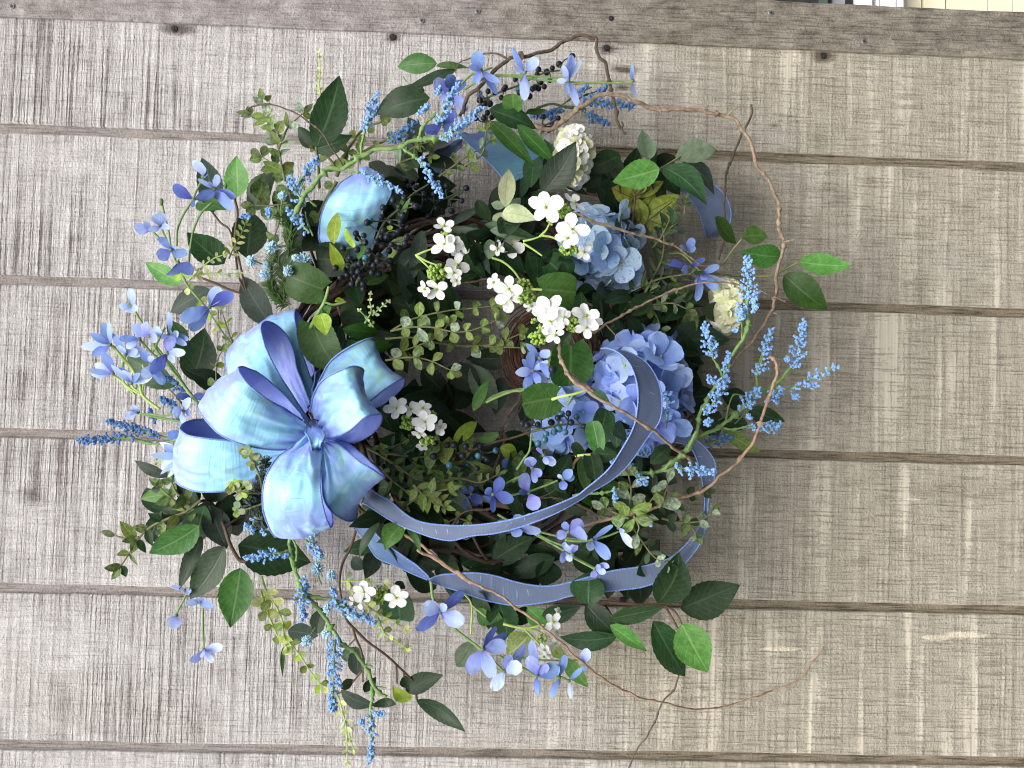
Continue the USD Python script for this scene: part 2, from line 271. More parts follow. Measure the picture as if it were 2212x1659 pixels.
SCARS = [(O, 2085, 1372, .030, .0042, 0), (O, 2020, 1378, .020, .0034, 0), (O, 1973, 1079, .010, .0016, 0), (Q, 500, 815, .026, .003, 0)]
STAINS = [(O, 385, 63, .022, .007, 1.3), (O, 849, 82, .009, .007, 1.1), (O, 1310, 105, .012, .007, 1.2), (O, 1778, 122, .014, .008, 1.4), (O, 1345, 1297, .012, .006, 1.0), (C, 430, 385, .018, .0035, 1.1), (C, 412, 505, .009, .003, 1.0), (O, 70, 1070, .02, .012, .45), (O, 640, 1060, .05, .02, .35), (O, 2075, 1060, .05, .016, .3), (C, 1480, 775, .008, .003, .6)]
def wood(name, light, dark, tan, tan_dark, saw=1.0, grain=1.0, scuff=0.5, mott=.27, bias=0.0):
    """Weathered rough-sawn board: saw cuts across it that hold dirt, grain along it, silvering and tan stains in patches, each board its own cut."""
    n = {'g': ('geometry', {}), 'oi': ('object_info', {}), 'of': ('combine_xyz', {}), 'om': ('math', {'math_type': 'multiply', 'value2': 37.0}), 'pv': ('mapping', {}), 'sx': ('separate_xyz', {}),
         'p': ('principled_bsdf', {'roughness': .85, 'specular_ior_level': .25}), 'bp': ('bump', {'strength': 1.0, 'distance': .0016})}
    l = [('oi.random', 'om.value1'), ('om.value', 'of.x'), ('om.value', 'of.z'), ('g.position', 'pv.vector'), ('of.vector', 'pv.location'), ('g.position', 'sx.vector')]
    # world x = up the picture, world z = - along the picture: (scale up, scale along), detail, roughness, distortion
    for k, sc, det, ro, rot in (('cut', (5.0, 190.0), 1.0, .4, .04), ('fin', (18.0, 560.0), 2.0, .5, .04), ('grn', (560.0, 26.0), 4.0, .65, 0), ('spk', (420.0, 420.0), 4.0, .75, 0),
                                ('pat', (9.0, 5.0), 4.0, .6, 0), ('wth', (5.0, 2.6), 3.0, .55, 0), ('str', (4.0, 42.0), 3.0, .6, .04), ('mot', (70.0, 46.0), 4.0, .65, 0)):
        n['m' + k] = ('mapping', {'scale': (sc[0], 1.0, sc[1]), 'rotation': (0, rot, 0)}); n['n' + k] = ('noise_texture', {'scale': 1.0, 'detail': det, 'roughness': ro})
        l += [('pv.vector', f'm{k}.vector'), (f'm{k}.vector', f'n{k}.vector')]
    def rng_(k, src, a, b, c=0.0, d=1.0): n[k] = ('map_range', {'from_min': a, 'from_max': b, 'to_min': c, 'to_max': d, 'clamp': True}); l.append((src, f'{k}.value'))
    def mth(k, op, a, b, c=None, clamp=False):
        i = {'math_type': op, 'use_clamp': clamp}
        for nm, v in (('value1', a), ('value2', b), ('value3', c)):
            if isinstance(v, str): l.append((v, f'{k}.{nm}'))
            elif v is not None: i[nm] = v
        n[k] = ('math', i)
    n['mv'] = ('mapping', {'scale': (3.2, 0.0, 190.0), 'rotation': (0, .035, 0)}); n['vd'] = ('mix_vector', {'fac': .5}); n['vo'] = ('voronoi_texture', {'dimensions': '3D', 'feature': 'distance_to_edge', 'scale': 1.0})
    n['wob'] = ('noise_texture', {'scale': 260.0, 'detail': 2.0}); n['wb'] = ('mapping', {'scale': (0, 0, .0022)}); n['wad'] = ('mix', {'mix_type': 'add', 'fac': 1.0}); del n['vd']
    l += [('pv.vector', 'wob.vector'), ('wob.color', 'wb.vector'), ('pv.vector', 'wad.color1'), ('wb.vector', 'wad.color2'), ('wad.color', 'mv.vector'), ('mv.vector', 'vo.vector')]
    rng_('line', 'vo.distance', .03, .15, 1, 0)      # thin dark saw lines
    mth('f1', 'subtract', 'nfin.fac', .47); mth('f2', 'absolute', 'f1.value', 0.0); rng_('fine', 'f2.value', .008, .05, 1, 0)
    rng_('left', 'sx.z', -.18, .40, .12, 1); rng_('patch', 'npat.fac', .36, .60, .10, 1)
    rng_('cutp', 'ncut.fac', .36, .56, .15, 1); mth('l0', 'multiply', 'line.result', 'cutp.result'); mth('la', 'multiply', 'l0.value', 'left.result'); mth('lb', 'multiply', 'la.value', 'patch.result')
    rng_('lefw', 'sx.z', -.10, .36, .30, 1); rng_('rigw', 'sx.z', .30, -.15, .75, 1.3); mth('fa0', 'multiply', 'fine.result', 'patch.result'); mth('fa', 'multiply', 'fa0.value', 'lefw.result')
    rng_('gr0', 'ngrn.fac', .30, .50, 1, 0); mth('gr', 'multiply', 'gr0.result', 'rigw.result'); rng_('spk', 'nspk.fac', .32, .68, -.5, .5); rng_('mt', 'nmot.fac', .3, .7, -.5, .5); rng_('st', 'nstr.fac', .52, .70)
    rng_('grad', 'sx.z', .22, -.16, -.30, .30); mth('wa', 'add', 'grad.result', 'nwth.fac'); rng_('wr', 'wa.value', .30, .72)
    mth('t0', 'multiply_add', 'lb.value', -.56 * saw, .80 + bias); mth('t1', 'multiply_add', 'fa.value', -.23 * saw, 't0.value'); mth('t2', 'multiply_add', 'gr.value', -.34 * grain, 't1.value')
    mth('t3', 'multiply_add', 'spk.result', .42, 't2.value'); mth('t4', 'multiply_add', 'mt.result', mott, 't3.value'); mth('sw', 'multiply', 'st.result', 'wr.result'); mth('t5', 'multiply_add', 'sw.value', scuff, 't4.value', True)
    last = 't5.value'                                                     # rust and tar stains round the screws, small knots
    for i, (fr_, x, y, ru, rv, amt) in enumerate(STAINS if saw > .9 else ()):
        c = A2W @ P(fr_, x, y, 0); sc = (1 / rv, 0.0, 1 / ru)
        n[f'q{i}'] = ('mapping', {'scale': sc, 'location': (-c[0] * sc[0], 0.0, -c[2] * sc[2])}); n[f'w{i}'] = ('gradient_texture', {'gradient_type': 'spherical'})
        l += [('g.position', f'q{i}.vector'), (f'q{i}.vector', f'w{i}.vector')]; mth(f'e{i}', 'multiply_add', f'w{i}.fac', -amt, last, True); last = f'e{i}.value'
    for k, a, b in (('cl', light, tan), ('cd', dark, tan_dark)):
        n[k] = ('mix', {'color1': a, 'color2': b}); l.append(('wr.result', f'{k}.fac'))
    n['c'] = ('mix', {}); l += [(last, 'c.fac'), ('cd.color', 'c.color1'), ('cl.color', 'c.color2')]; lc = 'c.color'
    for i, (fr_, x, y, ru, rv, rot) in enumerate(SCARS if saw > .9 else ()):                  # fresh scars where the silvered skin was scraped off
        c = A2W @ P(fr_, x, y, 0); ca, sa = math.cos(rot), math.sin(rot); sc = (1 / rv, 0.0, 1 / ru)
        px_, pz_ = c[0] * sc[0], c[2] * sc[2]
        n[f'x{i}'] = ('mapping', {'scale': sc, 'location': (-px_, 0.0, -pz_)}); n[f'y{i}'] = ('gradient_texture', {'gradient_type': 'spherical'})
        l += [('g.position', f'x{i}.vector'), (f'x{i}.vector', f'y{i}.vector')]; mth(f'z{i}', 'multiply_add', 'nspk.fac', 1.0, f'y{i}.fac'); rng_(f'zz{i}', f'z{i}.value', .70, .92, 0, .85)
        n[f'v{i}'] = ('mix', {'color2': (.62, .56, .43)}); l += [(f'zz{i}.result', f'v{i}.fac'), (lc, f'v{i}.color1')]; lc = f'v{i}.color'
    l.append((lc, 'p.base_color'))
    mth('h', 'multiply_add', 'ncut.fac', 1.2 * saw, 't5.value'); l += [('h.value', 'bp.height'), ('bp.normal', 'p.normal')]
    mk(name, n, l)
wood('plank_wood', (.60, .575, .56), (.125, .105, .098), (.43, .392, .315), (.12, .098, .068))
wood('trim_wood', (.40, .365, .355), (.10, .086, .082), (.285, .255, .205), (.058, .048, .036), saw=.1, grain=1.1, scuff=.0, mott=.75, bias=-.12)
wood('groove_wood', (.36, .32, .30), (.06, .048, .044), (.25, .21, .15), (.05, .04, .026), saw=.05, grain=1.7, scuff=.2)
# ---------------------------------------------------------------- the wall
wall = Thing('wooden_wall', 'weathered grey horizontal plank wall with rough saw marks behind the wreath', 'wall', (0, 0, 0))
SP, V0 = 0.138, 0.22289747
nU = 160
uu = np.linspace(-.72, .72, nU)
def board(v_top, v_bot, w0, w1, seed, ch=.0012, wob=.0005):
    prof = [(v_bot, w0), (v_bot, w1 - ch), (v_bot + ch * .4, w1 - ch * .3), (v_bot + ch, w1), (v_top - ch, w1), (v_top - ch * .4, w1 - ch * .3), (v_top, w1 - ch), (v_top, w0)]
    nb = meshkit.fbm(np.stack([uu * 22, uu * 0 + seed * 7.3, uu * 0], 1), 4) - .5
    nt = meshkit.fbm(np.stack([uu * 22, uu * 0 + seed * 5.1 + 40, uu * 0], 1), 4) - .5
    v = np.zeros((nU, len(prof), 3))
    for j, (a, b) in enumerate(prof):
        v[:, j, 0] = uu; v[:, j, 1] = a + (nb if j < 4 else nt) * wob * 4; v[:, j, 2] = b
    return v.reshape(-1, 3), grid_faces(nU, len(prof))[:, ::-1]
for k in range(-1, 7):
    top = V0 - k * SP - .0085 if k >= 0 else .352
    bot = V0 - (k + 1) * SP
    wall.part('plank', board(top, bot, -.02, 0, k + 2), 'plank_wood', smooth=25)
    wall.part('lap_strip', board(bot + .004, bot - .012, -.022, -.0036, k + 30, .0006, .0002), 'groove_wood', smooth=25)
TW = .0048
t0, t1 = P(O, 0, 32, TW)[1], P(O, 2212, 24, TW)[1]
wall.part('trim_board', board(t1, t0, .0006, TW, 60, .0016, .0006), 'trim_wood', smooth=25)
def screw(x, y, h, mat, r=.0038):
    c = P(O, x, y, h); a = np.linspace(0, 2 * np.pi, 16, endpoint=False)
    rings = [(r, -.001), (r, .0006), (r * .8, .0011), (r * .30, .0009), (r * .22, -.0006)]
    v = np.array([[c[0] + q * math.cos(t), c[1] + q * math.sin(t), h + z] for q, z in rings for t in a])
    f = [[i * 16 + j, i * 16 + (j + 1) % 16, (i + 1) * 16 + (j + 1) % 16] for i in range(4) for j in range(16)] + [[i * 16 + j, (i + 1) * 16 + (j + 1) % 16, (i + 1) * 16 + j] for i in range(4) for j in range(16)]
    f += [[64, 64 + j, 65 + j] for j in range(1, 15)]
    head = wall.part('screw', (v, np.array(f)), mat, smooth=30)
    for q in (0, 1):
        b = trimesh.creation.box([r * 1.1, r * .22, .0004]); b.apply_transform(trimesh.transformations.rotation_matrix(q * math.pi / 2 + x, [0, 0, 1]))
        b.apply_translation([c[0], c[1], h + .0011 + q * .0003])
        wall.part('slot', (np.array(b.vertices), np.array(b.faces)), 'screen_dark', parent=head, smooth=False)
for x, y in ((377, 63), (848, 81), (1310, 104), (1778, 121), (1345, 1297)):
    screw(x, y, -.0002, 'screw_steel', .0032)
for x, y, m in ((27, 14, 'nail_zinc'), (912, 45, 'nail_zinc'), (1032, 25, 'nail_zinc'), (1320, 40, 'screw_steel'), (1665, 28, 'nail_zinc'), (1866, 90, 'nail_zinc')):
    screw(x, y, TW - .0002, m, .0026)

# the house beyond the wall's edge
house = Thing('neighbouring_house', 'cream sided house with white window trim beyond the wall, top right corner', 'house', P(O, 2000, -20, -.7))
HW = -.7
def slab(x0, x1, y0, y1, w0, w1, mat, name, lab=None):
    a, b = P(O, x0, y1, w1), P(O, x1, y0, w1)
    bx = trimesh.creation.box([b[0] - a[0], b[1] - a[1], w1 - w0]); bx.apply_translation([(a[0] + b[0]) / 2, (a[1] + b[1]) / 2, (w0 + w1) / 2])
    house.part(name, (np.array(bx.vertices), np.array(bx.faces)), mat, smooth=False, label=lab)
for x0, x1, d in ((1957, 1995, 0), (1995, 2046, .004), (2046, 2137, .008), (2137, 2190, .012), (2190, 2290, .016), (2290, 2380, .02)):
    slab(x0, x1, -420, 220, HW - .03, HW + d, 'cream_paint', 'siding_board')
for x0, x1, d in ((1860, 1890, .02), (1890, 1905, .014), (1905, 1940, .024), (1940, 1957, .03)):
    slab(x0, x1, -420, 220, HW - .03, HW + d, 'white_paint', 'window_trim')
slab(1600, 1784, -420, 220, HW - .05, HW - .03, 'screen_dark', 'window_pane')
slab(1785, 1794, -420, 220, HW - .03, HW + .01, 'tuft_grey', 'window_sash')
slab(1795, 1832, -420, 220, HW - .03, HW, 'screen_mesh', 'window_screen')
slab(1833, 1860, -420, 220, HW - .05, HW - .02, 'screen_dark', 'window_frame')

# ---------------------------------------------------------------- leaves and petals
def blade(base, tip, width, hint=None, shape='leaf', bend=0.0, fold=.18, wave=.03, nl=22, nw=7, curl=0.0):
    """A leaf or petal from base to tip: returns the mesh and its own st (along, across)."""
    base, tip = np.asarray(base), np.asarray(tip)
    ln = np.linalg.norm(tip - base); d = (tip - base) / max(ln, 1e-9)
    if hint is None: hint = W3 + np.array([rng.uniform(-.35, .35), rng.uniform(-.35, .35), 0])
    n = unit(hint - d * np.dot(hint, d)); s = np.cross(n, d)
    t = np.linspace(0, 1, nl); a = np.linspace(-1, 1, nw)
    if shape == 'leaf':
        w = np.sin(np.pi * np.clip(t, 0, 1) ** .78) ** .85 * (1 - .25 * t ** 6); w[0] = .035; w[-1] = .0
        w[1:-2:2] *= .955
    elif shape == 'round':
        w = np.sqrt(np.clip(1 - (2 * t - 1) ** 2, 0, 1)) ** .62 * 1.06; w = np.maximum(w, .6 * (t < .1)); w[-1] = 0; w[1:-2:2] *= .965
    elif shape == 'lance':
        w = np.sin(np.pi * t ** .9) ** 1.0; w[0] = .05; w[-1] = 0
    elif shape == 'spoon':
        w = np.sin(np.pi * t ** 1.25) ** .75; w[0] = .08; w[-1] = .06
    elif shape == 'petal':
        q = t ** 1.15; w = np.sqrt(np.clip(1 - (2 * q - 1) ** 2, 0, 1)) ** .9 * (.55 + .45 * np.clip(t * 2.2, 0, 1)); w[0] = .10; w[-1] = .0
    elif shape == 'star':
        w = np.sin(np.pi * (t * .95 + .03) ** 1.1) ** .8; w[0] = .2; w[-1] = .04
    seed = rng.random() * 90
    rip = (meshkit.fbm(np.stack(np.broadcast_arrays(t[:, None] * 3.2 + seed, a[None] * 1.6 + seed, seed), -1), 3) - .5)
    rip = rip * 2 * wave * width * (.3 + .7 * np.abs(a)[None])
    if shape in ('petal',):
        edge = 1 + .10 * (meshkit.noise(np.stack([t * 6 + seed, t * 0 + seed, t * 0], 1)) - .5); w = w * edge
    x = np.outer(w, a) * width / 2
    if shape in ('leaf', 'spoon', 'lance'):
        x = x * (1 + np.sign(a)[None] * rng.uniform(-.10, .10)) + (np.sin(np.pi * t) * width * rng.uniform(-.10, .10))[:, None]
    z = np.abs(a)[None] * fold * np.abs(x) + rip + bend * ln * (4 * t * (1 - t))[:, None] - curl * ln * (t ** 2.2)[:, None]
    z = z + (x * rng.uniform(-.35, .35) * t[:, None] if shape in ('leaf', 'spoon', 'lance') else 0)
    along = t[:, None] * ln + np.zeros_like(x)
    if shape == 'petal':                                      # rounded, slightly notched end
        along -= ln * -.03 * (np.abs(a) ** 2)[None] * (t ** 4)[:, None]
    if shape == 'round':                                      # heart-shaped foot
        along -= ln * .20 * (np.abs(a) ** 1.3)[None] * ((1 - t) ** 3)[:, None]
    v = base + along[..., None] * d + x[..., None] * s + z[..., None] * n
    uv = np.stack([np.broadcast_to(t[:, None], x.shape), np.broadcast_to(a[None], x.shape)], -1)
    return (v.reshape(-1, 3), grid_faces(nl, nw)), uv.reshape(-1, 2)

def leaf(th, fr, bx, by, tx, ty, w, h, mat, dh=None, bend=None, roll=None, shape='leaf', parent=None, fold=.22, wave=.065, curl=0, name='leaf'):
    dh = rng.uniform(-.012, .012) if dh is None else dh
    bend = rng.uniform(-.02, .14) if bend is None else bend
    b, t = P(fr, bx, by, h), P(fr, tx, ty, max(h + dh, .004))
    d = unit(t - b); s = np.cross(W3, d); roll = rng.uniform(-.5, .5) if roll is None else roll
    m, uv = blade(b, t, size(fr, w, h) / max(math.cos(roll), .55), W3 * math.cos(roll) + s * math.sin(roll), shape, bend, fold, wave, curl=curl)
    m[0][:, 2] = np.maximum(m[0][:, 2], .002)
    return th.part(name, m, 'leaf_' + mat, parent=parent, uv=uv)

def stem(th, fr, pts, r, mat='stem_green', name='stem', h=None, taper=.6, parent=None, n=None, knots=0):
    p = [P(fr if len(q) < 4 else q[3], q[0], q[1], q[2] if len(q) > 2 else h) for q in pts]
    n = n or max(8, len(p) * 5)
    c = spline(p, n)
    if knots: c[2:-2] += (meshkit.fbm(c[2:-2, None] * 95 + np.array([[[0, 0, 0], [31, 7, 3], [5, 47, 11]]]), 3) - .5) * r * 3.2; c[:, 2] = np.maximum(c[:, 2], .002)
    rad = np.linspace(1, taper, n) * r * (1 + .16 * (meshkit.noise(np.stack([np.arange(n) * .8, np.full(n, rng.random() * 50), np.zeros(n)], 1)) - .5))
    if knots:
        for k in range(knots):
            i = rng.randrange(2, n - 2); rad[i] *= 1.75; rad[i - 1] *= .95; rad[i + 1] *= .95
    return th.part(name, tube(c, rad, 7), mat, parent=parent)

def spray_leaves(th, fr, pts, h, n, ln, w, mats, shape='spoon', stem_mat='stem_olive', r=.0010, pairs=True, t0=.12, spread=1.0, hs=None, tipleaf=True):
    """A stem with leaves set along it in twos."""
    hs = hs or [h] * len(pts)
    p = [P(fr, x, y, hh) for (x, y), hh in zip(pts, hs)]
    c = spline(p, 60); c[:, 2] = np.maximum(c[:, 2], .003)
    th.part('stem', tube(c[::2], np.linspace(1, .5, 30) * r, 6), stem_mat)
    for k in range(n):
        t = t0 + (1 - t0) * (k / max(n - 1, 1)); i = min(int(t * 59), 58); d = unit(c[i + 1] - c[i]); s = unit(np.cross(W3, d)); q = np.cross(d, s)
        az = rng.uniform(-.8, .8)
        for sg in ((-1, 1) if pairs else ((-1) ** k,)):
            dirn = unit(d * rng.uniform(.35, .8) + sg * spread * (s * math.cos(az) + q * math.sin(az)) + W3 * rng.uniform(-.1, .35))
            l = size(fr, ln, h) * rng.uniform(.75, 1.15) * (1 - .35 * t)
            m, uv = blade(c[i], c[i] + dirn * l, size(fr, w, h) * rng.uniform(.85, 1.15) * (1 - .25 * t), W3 + s * rng.uniform(-.7, .7) + d * rng.uniform(-.5, .3), shape, rng.uniform(-.05, .12), .25, .05, nl=14, nw=5)
            m[0][:, 2] = np.maximum(m[0][:, 2], .003)
            th.part('leaf', m, 'leaf_' + rng.choice(mats), uv=uv)
    if tipleaf:
        d = unit(c[-1] - c[-4]); m, uv = blade(c[-1], c[-1] + d * size(fr, ln, h) * .7, size(fr, w, h) * .7, None, shape, .05, .25, .05, nl=14, nw=5)
        th.part('leaf', m, 'leaf_' + mats[0], uv=uv)

def flower(th, fr, cx, cy, h, petals, shape='petal', cal='calyx', cup=.010, name='flower', rc=.0016):
    """A blossom with each petal reaching to where it ends: petals = (tip x, tip y, width, tone[, dh])."""
    c = P(fr, cx, cy, h)
    fp = th.part(name, ball(c, rc, 1), cal)
    for k, q in enumerate(petals):
        tx, ty, w, tone = q[:4]; dh = q[4] if len(q) > 4 else rng.uniform(-.2, 1.0) * cup
        t = P(fr, tx, ty, h + dh); d = unit(t - c); s = np.cross(W3, d)
        m, uv = blade(c + d * rc * .5, t, size(fr, w, h) * (.83 if shape == 'petal' else 1), W3 + s * rng.uniform(-.55, .55) - d * rng.uniform(0, .4), shape, rng.uniform(-.12, .10), rng.uniform(-.1, .25), .17 if shape == 'petal' else .06, nl=16, nw=11 if shape == 'petal' else 7)
        th.part('petal', m, ('petal_' if len(tone) == 1 else '') + tone, parent=fp, uv=uv)
    return fp

def floret(th, c, nrm, R, mat, npet=4, spin=None, cup=.25, wide=.88, name='floret', eye='bud_lime', re=.0011):
    nrm = unit(nrm); a = unit(np.cross(nrm, [.3, .8, .1])); b = np.cross(nrm, a); spin = rng.random() * 7 if spin is None else spin
    fp = th.part(name, ball(c + nrm * .0006, re, 1), eye)
    for k in range(npet):
        t = spin + k * 2 * np.pi / npet + rng.uniform(-.16, .16); r = R * rng.uniform(.88, 1.1)
        d = math.cos(t) * a + math.sin(t) * b + nrm * (cup + rng.uniform(-.2, .2))
        m, uv = blade(c, c + unit(d) * r, r * wide * rng.uniform(.92, 1.08), nrm + np.cross(nrm, d) * rng.uniform(-.25, .25), 'petal', rng.uniform(-.1, .06), rng.uniform(0, .2), .11, nl=11, nw=9)
        m[0][:, 2] = np.maximum(m[0][:, 2], .003)
        th.part('petal', m, mat, parent=fp, uv=uv)

def spike(th, fr, x0, y0, x1, y1, h, width=44, dh=0.0, mat='bud_blue', dens=1.0, stem_mat='stem_green', bow=0.0):
    """A flocked spike of tiny buds in side clusters, from its foot to its tip."""
    a, b = P(fr, x0, y0, h), P(fr, x1, y1, h + dh); R = size(fr, width, h); ln = np.linalg.norm(b - a); d = unit(b - a)
    s = unit(np.cross(W3, d)); q = np.cross(d, s); mid = (a + b) / 2 + s * bow * ln
    c = spline([a, mid, b], 40)
    sp = th.part('flower_spike', tube(c[::2], np.linspace(.0010, .0004, 20), 5), stem_mat)
    ms = []; n = max(10, int(ln / .00115 * dens))
    for k in range(n):
        if rng.random() < .07 + .12 * (k < n * .3): continue
        t = (k + rng.random() * .7) / n; i = min(int(t * 39), 39); r = R * rng.uniform(.75, 1.12) * (1.0 - .72 * t ** 1.6) * min(1, .55 + 2.2 * t); ang = k * 2.4 + rng.uniform(-.4, .4)
        out = (s * math.cos(ang) + q * math.sin(ang)) * rng.uniform(.55, 1.0) + d * .45
        for j in range(5):
            f = (j + 1) / 5
            pt = c[i] + out * r * f + np.array([rng.gauss(0, 1) for _ in range(3)]) * .0006
            br = rng.uniform(.00075, .00125)
            bv, bf = ball([0, 0, 0], br, 1 if j > 1 else 0); bv = bv * (1 + .35 * np.array([rng.uniform(-1, 1) for _ in range(len(bv))])[:, None])
            ms.append((bv + pt, bf))
    v, f = join(ms); v[:, 2] = np.maximum(v[:, 2], .002)
    th.part('blossom', (v, f), mat, parent=sp, smooth=False, kind='stuff')
    return sp

def berries(th, fr, pts, h, root, rpx=26, teal=.2, jit=.010):
    r = size(fr, rpx, h)
    for x, y in pts:
        hh = h + rng.uniform(-jit, jit); c = P(fr, x, y, hh)
        root_p = min((P(fr, a, b, hz) for a, b, hz in root), key=lambda z: np.linalg.norm(z - c))
        ir = r * rng.uniform(.85, 1.1)
        m = ball(c, ir, 2, (1, rng.uniform(.95, 1.1), 1))
        bp = th.part('berry', m, 'berry_teal' if rng.random() < teal else 'berry')
        mid = (c + root_p) / 2 + np.array([rng.uniform(-1, 1), rng.uniform(-1, 1), -.5]) * .002
        th.part('stalk', tube(spline([root_p, mid, c], 6), .0006, 5), 'stem_dark', parent=bp)

def pompom(th, fr, x, y, h, rpx, stalk=None):
    c = P(fr, x, y, h); R = size(fr, rpx, h); ms = [ball(c, R * .45, 1)]
    for k in range(90):
        z = 1 - 2 * (k + .5) / 90; t = k * 2.39996; q = math.sqrt(1 - z * z); d = np.array([q * math.cos(t), q * math.sin(t), z]) + np.array([rng.gauss(0, .12) for _ in range(3)])
        ms.append(tube([c + d * R * .3, c + d * R * .8, c + d * R * rng.uniform(.95, 1.15)], [.0005, .00055, .0003], 4))
    bp = th.part('pompom', join(ms), 'pompom_blue')
    if stalk: th.part('stalk', tube(spline([P(fr, *stalk), (P(fr, *stalk) + c) / 2 + [0, 0, .003], c], 8), .0006, 5), 'stem_green', parent=bp)

def bud_cluster(th, fr, x, y, h, rx, ry, n=40, mat='bud_lime', name='bud_cluster'):
    c = P(fr, x, y, h); a, b = size(fr, rx, h), size(fr, ry, h); ms = []
    for k in range(n):
        t = rng.random() * 6.28; q = math.sqrt(rng.random()); p = c + np.array([a * q * math.cos(t), b * q * math.sin(t), rng.uniform(-.002, .005) + .004 * (1 - q)])
        ms += [ball(p, rng.uniform(.0008, .0014), 1), tube([c - [0, 0, .006], (c + p) / 2, p], [.0005, .0004, .0003], 4)]
    th.part(name, join(ms), mat)

def ribbon_strip(th, fr, rows, mat, name, n=56, nw=13, wr=.0014, edge=True, bulge=0.0, seed=0, pinch=(0, 0), crease=0.0):
    """A length of wired ribbon between its two edges: rows = (x, y, h of one edge, x, y, h of the other[, frame])."""
    U = [P(q[6] if len(q) > 6 else fr, q[0], q[1], q[2]) for q in rows]; V = [P(q[6] if len(q) > 6 else fr, q[3], q[4], q[5]) for q in rows]
    t = np.r_[0, np.cumsum(np.linalg.norm(np.diff((np.array(U) + np.array(V)) / 2, axis=0), axis=1) + 1e-4)]
    S = np.hstack([np.array(U), np.array(V)]); pad = np.vstack([2 * S[0] - S[1], S, 2 * S[-1] - S[-2]]); out = []
    for s in np.linspace(0, t[-1], n):
        i = min(np.searchsorted(t, s, 'right') - 1, len(S) - 2); x = (s - t[i]) / (t[i + 1] - t[i]); a, b, c, d = pad[i:i + 4]
        out.append(.5 * (2 * b + (c - a) * x + (2 * a - 5 * b + 4 * c - d) * x * x + (3 * b - a - 3 * c + d) * x ** 3))
    out = np.array(out); u, v = out[:, :3], out[:, 3:]
    k = np.linspace(0, 1, nw)[None, :, None]
    g = u[:, None] * (1 - k) + v[:, None] * k
    tg = np.gradient(g, axis=0); ac = (v - u)[:, None] + 0 * g
    nn = np.cross(tg, ac); nn /= np.maximum(np.linalg.norm(nn, axis=2, keepdims=True), 1e-9)
    tt, kk = np.linspace(0, 1, n), np.linspace(0, 1, nw)
    wv = meshkit.fbm(np.stack(np.broadcast_arrays(tt[:, None] * 5 + seed, kk[None] * 3.2 + seed * 3, seed), -1), 3) - .5
    w2 = meshkit.noise(np.stack(np.broadcast_arrays(tt[:, None] * 3 + seed, kk[None] * 9 + seed, seed + 5), -1)) - .5
    rg = 1 - 2 * np.abs(meshkit.fbm(np.stack(np.broadcast_arrays(tt[:, None] * 7 + kk[None] * 2.5 + seed, kk[None] * 4 - tt[:, None] * 3 + seed, seed + 9), -1), 2) - .5) * 2
    wv = wv + np.clip(rg - .55, 0, 1) * crease
    ends = np.minimum(1, np.abs(np.minimum(tt * (1 / max(pinch[0], 1e-3)), (1 - tt) / max(pinch[1], 1e-3))))
    g = g + nn * ((wv * 2 * wr + w2 * wr * 3.2 * (1 - ends)[:, None])[..., None] + bulge * (4 * kk * (1 - kk))[None, :, None])
    g[..., 2] = np.maximum(g[..., 2], .003)
    L_ = np.linalg.norm(np.diff(g[:, nw // 2], axis=0), axis=1).sum()
    uv = np.stack(np.broadcast_arrays(tt[:, None] * L_ / .06, kk[None]), -1)
    fc = grid_faces(n, nw); k0 = max(1, n // 5); q0 = np.cross(g[k0, nw // 2 + 1] - g[k0, nw // 2], g[k0 + 1, nw // 2] - g[k0, nw // 2])
    if q0[2] < 0: fc = fc[:, ::-1]
    pth = th.part(name, (g.reshape(-1, 3), fc), mat, uv=uv.reshape(-1, 2))
    if edge:
        for e in (g[:, 0], g[:, -1]):
            m = int(np.linalg.norm(np.diff(e, axis=0), axis=1).sum() / .0011) + 8
            ep = spline(e[::2], m); r = np.where(np.arange(m) % 2, .00050, .00084)
            th.part('wired_edge', tube(ep, r, 5), 'ribbon_edge', parent=pth)
    return pth
# ---------------------------------------------------------------- grapevine ring, nest
RC = P(O, 1015, 815, .035)
ring = Thing('grapevine_wreath', 'brown twisted grapevine ring that carries all the flowers and greenery', 'wreath base', RC)
r_rng = random.Random(4)
for k in range(26):
    ph, n1, n2 = r_rng.random() * 6.28, r_rng.choice((2, 3, 3, 4)), r_rng.choice((3, 4, 5))
    a0, sp_ = r_rng.random() * 6.28, r_rng.uniform(3.2, 6.2); rr, tk = .127 + r_rng.uniform(-.014, .014), r_rng.uniform(.008, .024)
    t = np.linspace(a0, a0 + sp_, 90)
    rad = rr + tk * np.sin(n1 * t + ph) + .004 * np.sin(11 * t + ph); z = .036 + .022 * np.cos(n1 * t + ph) + .004 * np.sin(n2 * t)
    pts = np.stack([RC[0] + rad * np.cos(t) * 1.02, RC[1] + rad * np.sin(t), np.maximum(z, .006)], 1)
    nz = meshkit.fbm(pts * 60 + k, 3)[:, None] - .5
    ring.part('vine', tube(pts + nz * .006, np.linspace(.0028, .0013, 90) * r_rng.uniform(.7, 1.25), 6), r_rng.choice(('vine_ring', 'vine_ring', 'vine_brown')))
nest = Thing('bird_nest', 'small round nest of reddish brown fibres between the white florets and the blue hydrangea', 'nest', P(E, 1850, 1290, .05))
nc = P(E, 1850, 1290, .048); ms = []
for k in range(320):
    t0_, ln_ = r_rng.random() * 6.28, r_rng.uniform(.5, 1.9); rr = .030 + r_rng.gauss(0, .0065); zz = r_rng.gauss(0, .007) - (rr - .03) ** 2 * 30; tl = r_rng.gauss(0, .006)
    t = np.linspace(t0_, t0_ + ln_, 10)
    p = np.stack([nc[0] + rr * np.cos(t), nc[1] + rr * 1.02 * np.sin(t), nc[2] + zz + tl * np.sin(t * 1.5 + k)], 1)
    ms.append(tube(p, r_rng.uniform(.0003, .0006), 4))
